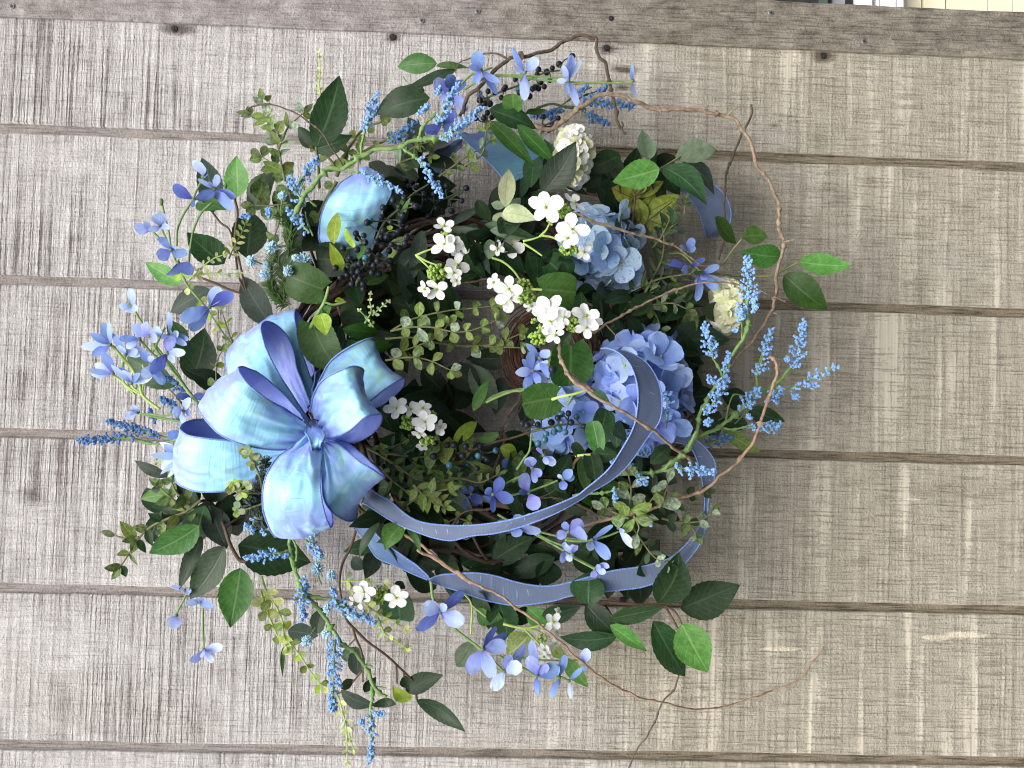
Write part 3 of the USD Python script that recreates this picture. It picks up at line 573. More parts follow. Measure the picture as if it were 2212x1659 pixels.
nest.part('fibres', join(ms), 'nest_fibre', kind='stuff')

# ---------------------------------------------------------------- the bow
bow = Thing('ribbon_bow', 'large iridescent aqua and violet wired ribbon bow with many loops', 'bow', P(L, 985, 930, .09))
LP = [
 ('upper back loop', [(1000, 720, .085, 930, 810, .08), (935, 540, .088, 800, 650, .086), (888, 390, .092, 660, 480, .092), (866, 270, .096, 580, 390, .094), (857, 178, .092, 556, 322, .088), (880, 182, .082, 600, 330, .078), (932, 290, .074, 690, 420, .07), (958, 430, .07, 800, 560, .066), (1012, 640, .074, 930, 780, .07)]),
 ('upper loop', [(945, 850, .098, 850, 960, .094), (835, 690, .108, 700, 800, .104), (745, 550, .116, 560, 690, .112), (684, 420, .120, 455, 605, .114), (656, 305, .116, 428, 490, .106), (672, 258, .105, 440, 425, .094), (730, 262, .095, 510, 430, .084), (800, 325, .088, 610, 520, .078), (848, 425, .086, 690, 640, .076), (872, 560, .086, 770, 760, .078), (948, 740, .088, 860, 890, .082)]),
 ('right back loop', [(965, 720, .085, 1060, 850, .084), (1012, 605, .090, 1180, 800, .088), (1080, 490, .096, 1310, 750, .092), (1200, 402, .100, 1410, 670, .094), (1320, 350, .096, 1500, 612, .090), (1356, 362, .086, 1546, 592, .080), (1345, 420, .076, 1535, 645, .070), (1270, 500, .070, 1465, 712, .064), (1180, 580, .066, 1380, 770, .060), (1060, 720, .070, 1200, 850, .066), (985, 820, .078, 1040, 930, .074)]),
 ('left loop', [(900, 1000, .088, 905, 1070, .086), (760, 1010, .092, 760, 1150, .088), (600, 1000, .098, 620, 1235, .092), (450, 985, .104, 460, 1292, .096), (300, 968, .106, 280, 1300, .098), (195, 948, .102, 165, 1262, .094), (153, 912, .094, 122, 1220, .085), (172, 872, .084, 150, 1180, .074), (270, 852, .074, 250, 1160, .064), (420, 862, .068, 420, 1140, .06), (650, 930, .068, 650, 1080, .062), (880, 975, .074, 880, 1040, .070)]),
 ('front left loop', [(925, 865, .108, 905, 1010, .106), (822, 797, .118, 790, 1042, .116), (700, 735, .128, 620, 1027, .124), (600, 660, .134, 440, 972, .130), (543, 600, .134, 330, 892, .128), (516, 550, .126, 255, 785, .116), (545, 533, .114, 275, 780, .102), (640, 575, .102, 380, 850, .090), (750, 662, .096, 530, 920, .084), (832, 752, .094, 680, 960, .084), (915, 858, .096, 860, 970, .090)]),
 ('front right loop', [(948, 805, .108, 1040, 972, .108), (960, 712, .116, 1112, 962, .116), (1028, 612, .124, 1200, 918, .122), (1130, 552, .130, 1290, 842, .126), (1215, 524, .128, 1360, 822, .120), (1266, 545, .118, 1402, 828, .110), (1272, 610, .106, 1394, 875, .098), (1225, 690, .096, 1345, 935, .090), (1150, 760, .090, 1262, 986, .084), (1060, 830, .090, 1160, 1008, .086), (990, 880, .094, 1030, 996, .092)]),
 ('lower right loop', [(1040, 985, .104, 1020, 1045, .104), (1122, 1006, .110, 1028, 1190, .112), (1192, 1060, .116, 1035, 1335, .118), (1262, 1118, .120, 1085, 1422, .120), (1342, 1166, .118, 1150, 1470, .114), (1412, 1213, .110, 1212, 1482, .104), (1404, 1190, .100, 1240, 1440, .092), (1330, 1125, .092, 1220, 1370, .082), (1255, 1055, .086, 1160, 1250, .078), (1190, 1006, .086, 1100, 1110, .080), (1100, 980, .092, 1050, 1020, .090)]),
 ('lower loop', [(945, 965, .112, 1034, 985, .112), (850, 1040, .120, 1028, 1060, .122), (748, 1102, .128, 1016, 1160, .130), (682, 1205, .134, 1014, 1265, .136), (658, 1335, .134, 1024, 1355, .136), (674, 1460, .126, 1048, 1460, .128), (736, 1577, .114, 1080, 1522, .116), (742, 1520, .102, 1094, 1480, .102), (740, 1400, .094, 1076, 1390, .094), (780, 1250, .090, 1050, 1250, .090), (870, 1100, .092, 1020, 1100, .092)]),
]
ribbon_strip(bow, L, [(905, 870, .088, 985, 850, .086), (900, 905, .104, 1005, 895, .10), (905, 950, .104, 1020, 940, .10), (930, 985, .088, 1010, 985, .086)], 'ribbon_back', 'knot', n=20, wr=.002, seed=47)
for k, (lab, rows) in enumerate(LP):
    q = {'upper loop': .79, 'upper back loop': .64}.get(lab, 1.0); rows = [(a, b, c * q, d, e, f * q) for a, b, c, d, e, f in rows]
    ribbon_strip(bow, L, rows, 'ribbon_face', 'loop', n=110, nw=27, wr=.0030, bulge=.004, crease=.26, seed=k * 3.7 + 1, pinch=(.22, .22))
ribbon_strip(bow, L, [(935, 900, .108, 990, 890, .106), (925, 935, .120, 1040, 940, .118), (948, 975, .126, 1040, 965, .124), (962, 1030, .126, 1022, 1000, .126), (975, 1048, .118, 1010, 1030, .118), (985, 1000, .100, 1000, 990, .100)], 'ribbon_face', 'knot', n=30, wr=.0012, seed=41)
ribbon_strip(bow, L, [(985, 560, .075, 1016, 540, .07), (975, 640, .08, 1012, 640, .075), (960, 740, .085, 1000, 740, .08)], 'ribbon_back', 'loop', n=20, seed=51)

# ribbon tails
tail = Thing('ribbon_tail', 'slate blue ribbon tail curling from the bow up over the large blue hydrangea', 'ribbon', P(H, 490, 960, .08))
ribbon_strip(tail, H, [(440, 880, .075, 380, 990, .070), (495, 918, .082, 430, 1012, .078), (600, 980, .088, 540, 1085, .082), (700, 1068, .092, 660, 1155, .086), (800, 1128, .094, 800, 1215, .092), (920, 1156, .096, 960, 1268, .096), (1080, 1168, .098, 1090, 1283, .098), (1250, 1165, .100, 1230, 1250, .100), (1450, 1142, .104, 1430, 1228, .102), (1650, 1095, .108, 1640, 1172, .104), (1880, 1015, .112, 1880, 1080, .106), (2060, 935, .114, 2075, 975, .106),
   (170, 385, .116, 215, 412, .108, I), (330, 250, .118, 370, 318, .110, I), (430, 110, .120, 500, 200, .112, I), (482, 1368, .122, 590, 1420, .114, F), (512, 1240, .124, 668, 1310, .116, F), (520, 1110, .126, 686, 1180, .118, F), (500, 1000, .126, 662, 1040, .118, F), (460, 905, .122, 590, 915, .114, F), (390, 835, .114, 500, 850, .106, F), (310, 800, .104, 395, 815, .096, F), (250, 800, .09, 290, 860, .08, F)], 'ribbon_back', 'streamer', n=150, nw=9, wr=.0007, seed=9)
tail2 = Thing('ribbon_tail', 'long slate blue ribbon tail sweeping below the wreath and round its right side', 'ribbon', P(H, 400, 1180, .05))
ribbon_strip(tail2, H, [(400, 1090, .06, 300, 1130, .055), (432, 1150, .062, 345, 1215, .056), (490, 1235, .064, 430, 1320, .058), (570, 1312, .064, 500, 1420, .058), (690, 1400, .064, 640, 1485, .058), (800, 1480, .064, 780, 1545, .058), (915, 1583, .064, 905, 1600, .060)], 'ribbon_dull', 'streamer', n=44, nw=9, wr=.0007, seed=19)
ribbon_strip(tail2, H, [(905, 1586, .064, 905, 1606, .062), (1000, 1555, .062, 1040, 1652, .060), (250, 148, .062, 290, 243, .060, K), (390, 140, .060, 400, 282, .060, K), (510, 157, .058, 505, 312, .058, K), (620, 190, .058, 625, 331, .058, K), (725, 212, .058, 745, 322, .058, K), (835, 218, .058, 865, 302, .058, K), (960, 193, .058, 975, 272, .058, K), (1190, 130, .056, 1190, 246, .056, K), (1380, 102, .056, 1400, 217, .056, K), (1535, 55, .056, 1580, 130, .056, K),
   (905, 870, .056, 985, 925, .056, I), (985, 785, .056, 1060, 820, .056, I), (1052, 690, .056, 1102, 710, .056, I), (1086, 590, .056, 1118, 600, .056, I), (1096, 480, .056, 1130, 475, .056, I), (1085, 370, .056, 1165, 345, .056, I), (1060, 260, .056, 1184, 215, .056, I), (1025, 130, .056, 1150, 125, .056, I), (960, 45, .058, 1075, 40, .058, I), (750, 1450, .060, 880, 1405, .060, F), (645, 1390, .062, 740, 1345, .062, F), (560, 1360, .06, 640, 1320, .06, F)], 'ribbon_back', 'streamer', n=150, nw=9, wr=.0006, seed=29)
rb = Thing('ribbon_loop', 'shiny teal ribbon loop standing behind the black berries at the upper left', 'ribbon', P(E, 300, 250, .05))
ribbon_strip(rb, E, [(430, -50, .045, 560, -40, .045), (330, -104, .055, 520, -98, .056), (230, -54, .068, 592, -22, .066), (145, 35, .074, 605, 45, .070), (78, 150, .074, 570, 110, .070), (42, 300, .068, 515, 240, .064), (45, 400, .060, 470, 390, .056), (100, 500, .05, 440, 520, .046)], 'ribbon_face', 'loop', n=60, nw=21, wr=.0024, crease=.3, bulge=.006, seed=61)
rb = Thing('ribbon_piece', 'dull teal ribbon curving between the upper leaves right of the blue spikes', 'ribbon', P(B, 1500, 1100, .04))
ribbon_strip(rb, B, [(1110, 920, .03, 1400, 900, .03), (1180, 975, .034, 1500, 938, .034), (1262, 1055, .038, 1650, 978, .038), (1350, 1130, .040, 1768, 1045, .040), (1425, 1205, .040, 1800, 1120, .040), (1495, 1295, .038, 1745, 1240, .038), (1560, 1400, .034, 1690, 1380, .034)], 'ribbon_dull', 'streamer', n=36, wr=.0016, seed=71)
rb = Thing('ribbon_piece', 'blue ribbon end hanging free under the leaves at the upper right', 'ribbon', P(C, 1000, 1300, .03))
ribbon_strip(rb, C, [(360, 1200, .03, 420, 1120, .03), (520, 1160, .034, 560, 1095, .034), (640, 1150, .036, 700, 1092, .036), (765, 1195, .038, 905, 1120, .038), (862, 1270, .038, 1040, 1182, .038), (930, 1360, .036, 1140, 1282, .036), (968, 1455, .032, 1174, 1400, .032), (985, 1520, .028, 1150, 1500, .030), (1002, 1572, .020, 1080, 1558, .022)], 'ribbon_back', 'streamer', n=44, wr=.0012, seed=81)
rb = Thing('ribbon_piece', 'dark navy ribbon fold half hidden behind the upper blue spikes', 'ribbon', P(B, 1040, 1080, .03))
ribbon_strip(rb, B, [(1170, 955, .03, 1165, 1015, .03), (1050, 1010, .034, 1090, 1085, .034), (950, 1060, .036, 1035, 1125, .036), (890, 1150, .034, 1000, 1225, .034), (850, 1240, .03, 960, 1310, .03)], 'ribbon_back', 'streamer', n=24, seed=91)

# ---------------------------------------------------------------- vines that curl out of the wreath
def vine(lab, pts, r, mat='vine_tan', taper=.6, knots=6, spurs=(), kind='curly_vine'):
    p0 = pts[0]; th = Thing(kind, lab, 'vine', P(p0[3] if len(p0) > 3 else B, p0[0], p0[1], p0[2]))
    s = stem(th, None, pts, r, mat, 'vine_stem', taper=taper, knots=knots, n=max(30, len(pts) * 7))
    for q in spurs: stem(th, None, q, r * .55, mat, 'spur', taper=.4, parent=s)
    return th
vine('tan vine arching over the top flowers, its dark end drooping free', [(1150, 780, .05, B), (1200, 670, .06, B), (1290, 570, .066, B), (1400, 450, .07, B), (1520, 340, .072, B), (1600, 312, .072, B), (1720, 300, .07, B), (1860, 260, .068, B), (1980, 185, .066, B), (2100, 147, .066, B), (2180, 178, .066, B), (225, 170, .066, C), (218, 230, .066, C), (240, 292, .066, C), (288, 340, .064, C), (305, 410, .062, C), (330, 540, .06, C), (352, 640, .06, C), (366, 740, .058, C), (398, 800, .056, C), (430, 838, .056, C)], 0.00170, 'vine_brown', .75, 9,
     [[(1520, 340, .072, B), (1430, 296, .07, B), (1310, 302, .066, B), (1210, 340, .062, B), (1140, 370, .06, B), (1108, 450, .056, B)], [(398, 800, .056, C), (412, 770, .058, C), (400, 748, .06, C)], [(1290, 575, .066, B), (1300, 640, .07, B), (1302, 710, .07, B)]])
vine('long thick tan vine looping out round the right side of the wreath', [(1740, 860, .04, B), (1820, 890, .046, B), (1900, 880, .05, B), (2000, 800, .054, B), (2100, 702, .056, B), (0, 752, .058, C), (60, 682, .06, C), (160, 610, .062, C), (250, 570, .064, C), (340, 560, .064, C), (440, 580, .064, C), (560, 627, .062, C), (670, 663, .06, C), (850, 664, .058, C), (1000, 677, .056, C), (1120, 702, .054, C), (1200, 738, .054, C), (1270, 805, .054, C), (1310, 905, .054, C), (1330, 1000, .054, C), (1390, 1108, .054, C), (1460, 1200, .054, C), (1502, 1310, .054, C), (1505, 1400, .054, C), (1515, 1500, .054, C), (1540, 1590, .054, C), (1522, 150, .054, F), (1496, 300, .052, F), (1480, 450, .05, F), (1470, 528, .048, F), (1430, 580, .046, F), (1330, 722, .042, F), (1230, 850, .038, F), (1150, 950, .034, F), (1050, 1080, .03, F), (980, 1175, .028, F), (830, 1350, .03, F)], 0.00197, 'vine_tan', .6, 16,
     [[(1150, 702, .054, C), (1185, 668, .058, C), (1236, 637, .06, C)], [(1390, 1108, .054, C), (1425, 1092, .058, C), (1475, 1072, .06, C)], [(1535, 50, .054, F), (1575, 40, .056, F), (1632, 28, .058, F)], [(1470, 545, .048, F), (1510, 560, .05, F)], [(670, 663, .06, C), (682, 690, .062, C)]])
vine('thin dark vine hanging straight beside the free ribbon end, upper right', [(1314, 625, .05, C), (1312, 690, .048, C), (1295, 750, .046, C), (1250, 830, .044, C), (1185, 985, .042, C), (1142, 1120, .042, C), (1128, 1270, .042, C), (1127, 1420, .042, C), (1115, 1600, .04, C), (1085, 1720, .036, C)], 0.00105, 'vine_brown', .8, 4)
vine('tan vine crossing the pale blue hydrangea towards the right', [(20, 1390, .085, C), (110, 1402, .085, C), (200, 1450, .084, C), (300, 1482, .083, C), (400, 1510, .082, C), (500, 1535, .08, C), (600, 1558, .076, C), (700, 1592, .072, C), (820, 1655, .066, C), (900, 168, .06, F), (960, 203, .056, F), (1030, 212, .05, F), (1100, 195, .046, F)], 0.00125, 'vine_tan', .6, 5)
vine('light tan vine running diagonally in front of the large blue hydrangea and ribbon', [(1930, 1190, .09, E), (1922, 1290, .10, E), (1960, 1400, .108, E), (2060, 1510, .118, E), (2180, 1585, .126, E), (20, 965, .13, F), (90, 1040, .134, F), (250, 1150, .136, F), (380, 1222, .136, F), (500, 1300, .132, F), (640, 1390, .124, F), (750, 1490, .112, F), (860, 1550, .10, F), (900, 1600, .09, F)], 0.00138, 'vine_tan', .8, 8)
vine('orange tan vine curling in front of the wall right of the blue spikes', [(1438, 858, .075, F), (1475, 868, .076, F), (1494, 910, .076, F), (1492, 1000, .076, F), (1450, 1130, .076, F), (1400, 1270, .074, F), (1320, 1480, .072, F), (1240, 1580, .07, F), (1440, 90, .07, I), (1350, 182, .07, I), (1200, 312, .07, I), (1100, 390, .07, I), (1000, 430, .07, I), (850, 490, .07, I), (700, 540, .068, I), (520, 582, .066, I), (330, 632, .064, I), (150, 682, .06, I), (0, 706, .055, I)], 0.00125, 'vine_orange', 1.0, 10)
vine('long thin reddish vine crossing the lower ribbon tail and fading along the wall, bottom right', [(720, 1245, .06, H), (760, 1270, .066, H), (900, 1368, .072, H), (1050, 1490, .076, H), (1230, 1602, .078, H), (60, -2, .078, K), (230, 96, .078, K), (370, 182, .078, K), (520, 265, .078, K), (720, 400, .076, K), (830, 492, .074, K), (950, 590, .07, K), (1080, 712, .066, K), (1200, 797, .06, K), (1310, 850, .054, K), (1420, 888, .048, K), (1560, 915, .04, K), (1700, 940, .03, K), (1800, 938, .024, K), (1950, 902, .018, K), (2080, 856, .014, K), (440, 1102, .008, Q), (560, 1070, .007, Q), (635, 1020, .006, Q), (680, 960, .006, Q), (740, 880, .005, Q), (800, 800, .004, Q)], 0.00131, 'vine_orange', .42, 10)
vine('thin bare twig hanging to the lower picture edge below the right leaves', [(1592, 745, .04, K), (1562, 830, .036, K), (1492, 908, .03, K), (1440, 1030, .024, K), (1400, 1102, .02, K), (1330, 1212, .014, K), (1290, 1310, .01, K)], 0.00078, 'vine_brown', .9, 3)
vine('thin brown twig bridging the pale hydrangea and the cream snowball on the right', [(150, 710, .08, F), (300, 622, .078, F), (400, 565, .076, F), (500, 512, .074, F), (700, 412, .072, F), (850, 362, .07, F), (1000, 337, .068, F), (1150, 335, .064, F), (1350, 380, .058, F), (1470, 430, .052, F), (1560, 472, .05, F)], 0.00098, 'vine_tan', .6, 6, [[(290, 630, .078, F), (370, 722, .082, F), (432, 832, .084, F)]])
vine('fine brown tendril arching over the mottled sprig at the upper left', [(1400, 545, .06, A), (1480, 470, .066, A), (1600, 448, .07, A), (1760, 490, .074, A), (1900, 562, .078, A), (2040, 682, .08, A), (2140, 850, .078, A), (2200, 930, .074, A)], 0.00072, 'vine_brown', .8, 4)
vine('brown twig behind the mottled leaves at the lower right', [(-60, 440, .05, I), (60, 495, .05, I), (190, 560, .05, I), (330, 602, .05, I), (540, 605, .05, I), (700, 625, .048, I), (850, 640, .046, I), (960, 655, .044, I)], 0.00086, 'vine_brown', .5, 5, [[(190, 560, .05, I), (300, 430, .056, I), (380, 350, .058, I)]])
vine('twisted pair of brown vines inside the ring below the nest', [(1640, 120, .05, H), (1580, 230, .056, H), (1510, 330, .056, H), (1470, 420, .054, H), (1500, 500, .05, H), (1440, 640, .046, H), (1400, 760, .04, H)], 0.00131, 'vine_brown', .8, 4, [[(1660, 130, .048, H), (1620, 250, .05, H), (1530, 380, .052, H), (1460, 470, .052, H)]])
vine('brown curling twig crossing the right purple petals behind the ribbon', [(1080, 1170, .05, H), (1180, 1060, .054, H), (1400, 1030, .056, H), (1600, 960, .06, H), (1780, 945, .062, H), (1950, 965, .064, H), (2080, 1010, .064, H), (2212, 1075, .06, H)], 0.00092, 'vine_brown', .6, 6, [[(1780, 945, .062, H), (1860, 910, .066, H), (1900, 870, .07, H)]])
vine('dark bare twig crossing the inner opening below the white florets', [(1140, 720, .06, E), (1230, 735, .064, E), (1340, 712, .066, E), (1430, 720, .066, E)], 0.00105, 'vine_brown', .6, 3)

# ---------------------------------------------------------------- greenery that fills the ring behind the flowers
def filler(lab, x, y, ang, n, ln, w, mats, h=.03, spread=60, seed=0, name='leafy_branch'):
    """A leafy branch lying in the ring: x, y its foot on the overview, ang its heading in degrees (0 = right, 90 = up the picture)."""
    fr_ = random.Random(seed); th = Thing(name, lab, 'greenery', P(O, x, y, h)); a = math.radians(ang)
    pts = [(x + math.cos(a) * k * ln * .55 + fr_.uniform(-12, 12), y - math.sin(a) * k * ln * .55 + fr_.uniform(-12, 12)) for k in range(4)]
    p = [P(O, q[0], q[1], h + .004 * i) for i, q in enumerate(pts)]; c = spline(p, 40)
    th.part('stem', tube(c[::2], np.linspace(.0016, .0009, 20), 6), 'stem_brown')
    n = int(n * 1.7)
    for k in range(n):
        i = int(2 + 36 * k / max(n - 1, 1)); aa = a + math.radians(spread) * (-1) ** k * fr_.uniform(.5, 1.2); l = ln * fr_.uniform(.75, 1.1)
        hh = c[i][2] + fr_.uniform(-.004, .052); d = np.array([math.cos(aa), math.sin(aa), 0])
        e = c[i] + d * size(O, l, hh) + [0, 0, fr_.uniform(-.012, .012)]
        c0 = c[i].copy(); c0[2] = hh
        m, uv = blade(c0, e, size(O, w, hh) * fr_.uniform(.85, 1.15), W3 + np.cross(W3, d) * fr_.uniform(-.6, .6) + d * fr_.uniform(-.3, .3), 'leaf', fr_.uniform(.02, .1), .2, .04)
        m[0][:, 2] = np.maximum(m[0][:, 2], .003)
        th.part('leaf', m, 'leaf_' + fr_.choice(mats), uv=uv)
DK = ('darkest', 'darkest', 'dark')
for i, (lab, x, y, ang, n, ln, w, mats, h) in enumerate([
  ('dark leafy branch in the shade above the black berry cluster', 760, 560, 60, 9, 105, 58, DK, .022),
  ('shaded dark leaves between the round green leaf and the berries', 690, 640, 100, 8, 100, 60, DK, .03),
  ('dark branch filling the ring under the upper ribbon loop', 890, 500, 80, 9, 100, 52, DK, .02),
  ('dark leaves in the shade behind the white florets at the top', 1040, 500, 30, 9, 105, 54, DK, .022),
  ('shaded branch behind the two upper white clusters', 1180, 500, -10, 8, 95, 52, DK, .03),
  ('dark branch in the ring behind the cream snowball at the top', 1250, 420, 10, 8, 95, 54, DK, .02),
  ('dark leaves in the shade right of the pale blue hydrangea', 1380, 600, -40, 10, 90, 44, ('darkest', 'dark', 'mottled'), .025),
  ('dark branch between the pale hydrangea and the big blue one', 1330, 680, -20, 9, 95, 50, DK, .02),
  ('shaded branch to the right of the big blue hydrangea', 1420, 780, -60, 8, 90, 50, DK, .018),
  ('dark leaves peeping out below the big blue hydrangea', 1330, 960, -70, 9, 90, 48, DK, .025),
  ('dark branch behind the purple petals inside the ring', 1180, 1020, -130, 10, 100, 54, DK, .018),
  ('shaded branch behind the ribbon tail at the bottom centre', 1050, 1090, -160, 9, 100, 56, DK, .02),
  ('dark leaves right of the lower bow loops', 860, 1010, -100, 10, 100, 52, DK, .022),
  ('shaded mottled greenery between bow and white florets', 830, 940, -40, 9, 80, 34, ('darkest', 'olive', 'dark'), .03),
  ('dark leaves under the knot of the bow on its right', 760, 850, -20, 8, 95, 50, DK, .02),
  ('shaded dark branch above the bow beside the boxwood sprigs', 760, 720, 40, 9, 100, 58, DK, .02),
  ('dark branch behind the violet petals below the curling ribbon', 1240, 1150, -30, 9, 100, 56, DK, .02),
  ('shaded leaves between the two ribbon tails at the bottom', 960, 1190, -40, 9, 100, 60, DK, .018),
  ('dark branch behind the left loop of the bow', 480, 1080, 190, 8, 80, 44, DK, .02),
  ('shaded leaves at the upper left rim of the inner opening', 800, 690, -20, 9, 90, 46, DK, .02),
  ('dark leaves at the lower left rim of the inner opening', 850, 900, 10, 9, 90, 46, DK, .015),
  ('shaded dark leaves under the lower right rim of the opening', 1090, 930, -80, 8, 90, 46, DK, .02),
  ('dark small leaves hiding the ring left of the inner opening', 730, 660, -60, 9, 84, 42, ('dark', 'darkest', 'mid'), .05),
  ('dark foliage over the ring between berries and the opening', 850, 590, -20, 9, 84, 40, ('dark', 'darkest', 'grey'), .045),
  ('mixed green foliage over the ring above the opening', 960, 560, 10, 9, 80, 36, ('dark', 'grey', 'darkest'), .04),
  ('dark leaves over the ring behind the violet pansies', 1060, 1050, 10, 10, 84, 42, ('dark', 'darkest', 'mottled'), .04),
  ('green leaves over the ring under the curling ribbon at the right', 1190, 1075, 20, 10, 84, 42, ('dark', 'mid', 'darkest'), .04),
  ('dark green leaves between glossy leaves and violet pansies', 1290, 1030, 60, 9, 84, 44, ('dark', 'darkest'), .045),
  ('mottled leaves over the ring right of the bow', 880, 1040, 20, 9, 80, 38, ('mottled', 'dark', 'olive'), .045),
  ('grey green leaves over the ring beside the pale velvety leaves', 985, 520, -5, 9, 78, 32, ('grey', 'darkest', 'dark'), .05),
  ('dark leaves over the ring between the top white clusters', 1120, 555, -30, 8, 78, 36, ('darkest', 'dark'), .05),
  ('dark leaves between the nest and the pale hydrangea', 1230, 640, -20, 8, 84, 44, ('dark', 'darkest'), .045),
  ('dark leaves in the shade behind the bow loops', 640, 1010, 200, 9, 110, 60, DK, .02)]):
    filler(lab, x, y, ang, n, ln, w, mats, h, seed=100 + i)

# ---------------------------------------------------------------- named leaves and leafy sprays
def leafset(name, lab, fr, rows, stems=(), cat='leaf spray', h0=.04):
    r0 = rows[0]; th = Thing(name, lab, cat, P(fr, r0[0], r0[1], r0[5]))
    for r in rows:
        kw = r[7] if len(r) > 7 else {}; leaf(th, fr, *r[:5], r[5], r[6], **kw)
    for q in stems: stem(th, fr, q[0], q[1], q[2] if len(q) > 2 else 'stem_brown', taper=.75)
    return th
R_ = dict(shape='round'); RL = lambda a: dict(roll=a); LN = dict(shape='lance')
leafset('leaf_spray', 'two pointed dark green leaves standing up at the top left of the wreath', A, [(1985, 785, 2168, 222, 275, .07, 'dark', dict(roll=-.2, bend=.05)), (1960, 800, 2270, 690, 150, .055, 'dark'), (1960, 790, 1840, 620, 120, .05, 'dark')], [([(2010, 1100, .04), (2000, 900, .06), (1985, 785, .07)], .0014, 'stem_olive')])
leafset('leaf_spray', 'bright green upright leaf beside dark oval ones at the upper left', A, [(1372, 1172, 1362, 852, 215, .055, 'bright', dict(roll=.15, dh=.004)), (1175, 1300, 1092, 868, 190, .045, 'grey', dict(roll=-.3)), (1050, 1220, 1285, 1275, 150, .045, 'mid'), (1490, 1270, 1690, 950, 260, .04, 'dark', dict(roll=.3)), (1440, 1650, 1475, 1285, 275, .045, 'dark', dict(roll=-.2)), (1262, 1700, 972, 1452, 235, .045, 'dark'), (1545, 1210, 1570, 1010, 150, .05, 'mottled')],
        [([(1340, 1170, .055), (1370, 1300, .05), (1350, 1500, .05), (1400, 1750, .05), (1460, 2000, .05)], .0011), ([(1175, 1300, .045), (1240, 1380, .045), (1310, 1440, .045), (1350, 1640, .04)], .0010)])
leafset('leaf_spray', 'light green oval leaf and grey leaves on the far left below the blue petals', D, [(935, 250, 648, 88, 140, .05, 'bright', dict(roll=.3)), (1150, 300, 842, 480, 200, .045, 'grey', dict(roll=-.2)), (1640, 590, 1408, 198, 235, .055, 'grey', dict(roll=.2))],
        [([(1070, 205, .05), (1200, 255, .05), (1300, 300, .05), (1420, 345, .05), (1560, 420, .045)], .0011), ([(1350, 0, .05), (1375, 180, .05), (1420, 300, .05), (1500, 420, .045)], .0010)])
leafset('leaf_spray', 'large dark pointed leaves left of the bow behind the blue star flowers', D, [(1010, 1010, 1112, 600, 275, .055, 'dark', dict(roll=-.1, bend=.04)), (1260, 1080, 960, 935, 165, .06, 'darkest', dict(roll=-.3)), (880, 1060, 500, 830, 215, .045, 'dark'), (960, 790, 820, 530, 130, .05, 'mid'), (860, 760, 980, 620, 110, .05, 'mid')])
leafset('leaf_spray', 'two rounded leaves and a small toothed lime leaf above the bow', D, [(2040, 300, 1755, 190, 285, .075, 'mid', dict(shape='round', roll=.2)), (1960, 560, 2130, 900, 290, .07, 'mid', dict(shape='round', roll=-.2)), (2010, 490, 2062, 668, 145, .085, 'lime', dict(roll=.2, dh=.004)), (2200, 380, 2130, 400, 60, .08, 'lime'), (2230, 60, 1990, 60, 250, .06, 'dark', R_)],
        [([(1945, 600, .075), (1990, 500, .085), (2050, 400, .088), (2085, 280, .088)], .0016, 'stem_green'), ([(2050, 400, .088), (2120, 420, .088), (2220, 400, .086)], .0010, 'stem_green')])
leafset('leaf_spray', 'pale grey green pointed leaves under the left loop of the bow', G, [(830, 290, 562, 165, 95, .06, 'grey', dict(roll=.2)), (890, 430, 608, 468, 125, .05, 'bright', dict(roll=.1))])
leafset('leaf_spray', 'dark broad serrated leaves hanging at the lower left, one brighter leaf lowest', G, [(1090, 760, 912, 1180, 140, .045, 'darkest', dict(roll=-.3)), (1270, 840, 992, 1255, 245, .055, 'dark', dict(roll=-.2)), (1390, 1010, 1312, 1478, 270, .06, 'mid', dict(roll=.1, bend=.04)), (1070, 675, 676, 893, 230, .065, 'mid', dict(roll=.35)), (1140, 520, 1285, 860, 215, .06, 'grey', dict(roll=.2)), (1375, 830, 1945, 965, 345, .045, 'dark', dict(roll=.15, bend=.03)), (1470, 610, 1210, 460, 200, .05, 'darkest'), (700, 730, 760, 815, 60, .05, 'darkest')],
        [([(1440, 960, .055), (1380, 940, .055), (1310, 820, .06), (1270, 700, .06), (1230, 600, .05)], .0017), ([(1270, 700, .06), (1340, 640, .055), (1420, 600, .05)], .0010)])
leafset('leaf_spray', 'bright three cornered ivy leaf with dark curled leaves under the bow', H, [(695, 1160, 558, 1360, 165, .085, 'bright', dict(roll=-.2, dh=.005)), (720, 1165, 842, 1392, 60, .085, 'mid', dict(bend=-.25)), (515, 1145, 355, 1430, 75, .08, 'dark', dict(bend=.12)), (560, 1090, 272, 1180, 130, .07, 'darkest'), (480, 1385, 400, 1590, 150, .04, 'grey'), (300, 1420, 420, 1500, 110, .04, 'grey')],
        [([(640, 1260, .08), (700, 1210, .086), (730, 1170, .088)], .0012, 'stem_lime')])
leafset('leaf_spray', 'very dark broad leaves under the lower ribbon tail', H, [(655, 1350, 1000, 1500, 250, .035, 'darkest', dict(roll=.2)), (960, 1660, 715, 1510, 190, .03, 'darkest'), (940, 1480, 1070, 1400, 110, .04, 'dark')])
leafset('leaf_spray', 'dark pointed leaves in a row above the lower ribbon tail', H, [(1395, 1450, 1730, 1260, 210, .04, 'dark', dict(roll=.2)), (1270, 1240, 1400, 1350, 130, .035, 'darkest'), (1890, 1420, 1505, 1545, 180, .04, 'darkest', dict(roll=-.2)), (1650, 1330, 1960, 1420, 150, .035, 'darkest'), (1830, 1440, 1800, 1650, 210, .04, 'darkest'), (2030, 1400, 2250, 1560, 180, .03, 'darkest')],
        [([(1240, 1240, .04), (1330, 1400, .04), (1450, 1500, .04), (1580, 1590, .04)], .0013)])
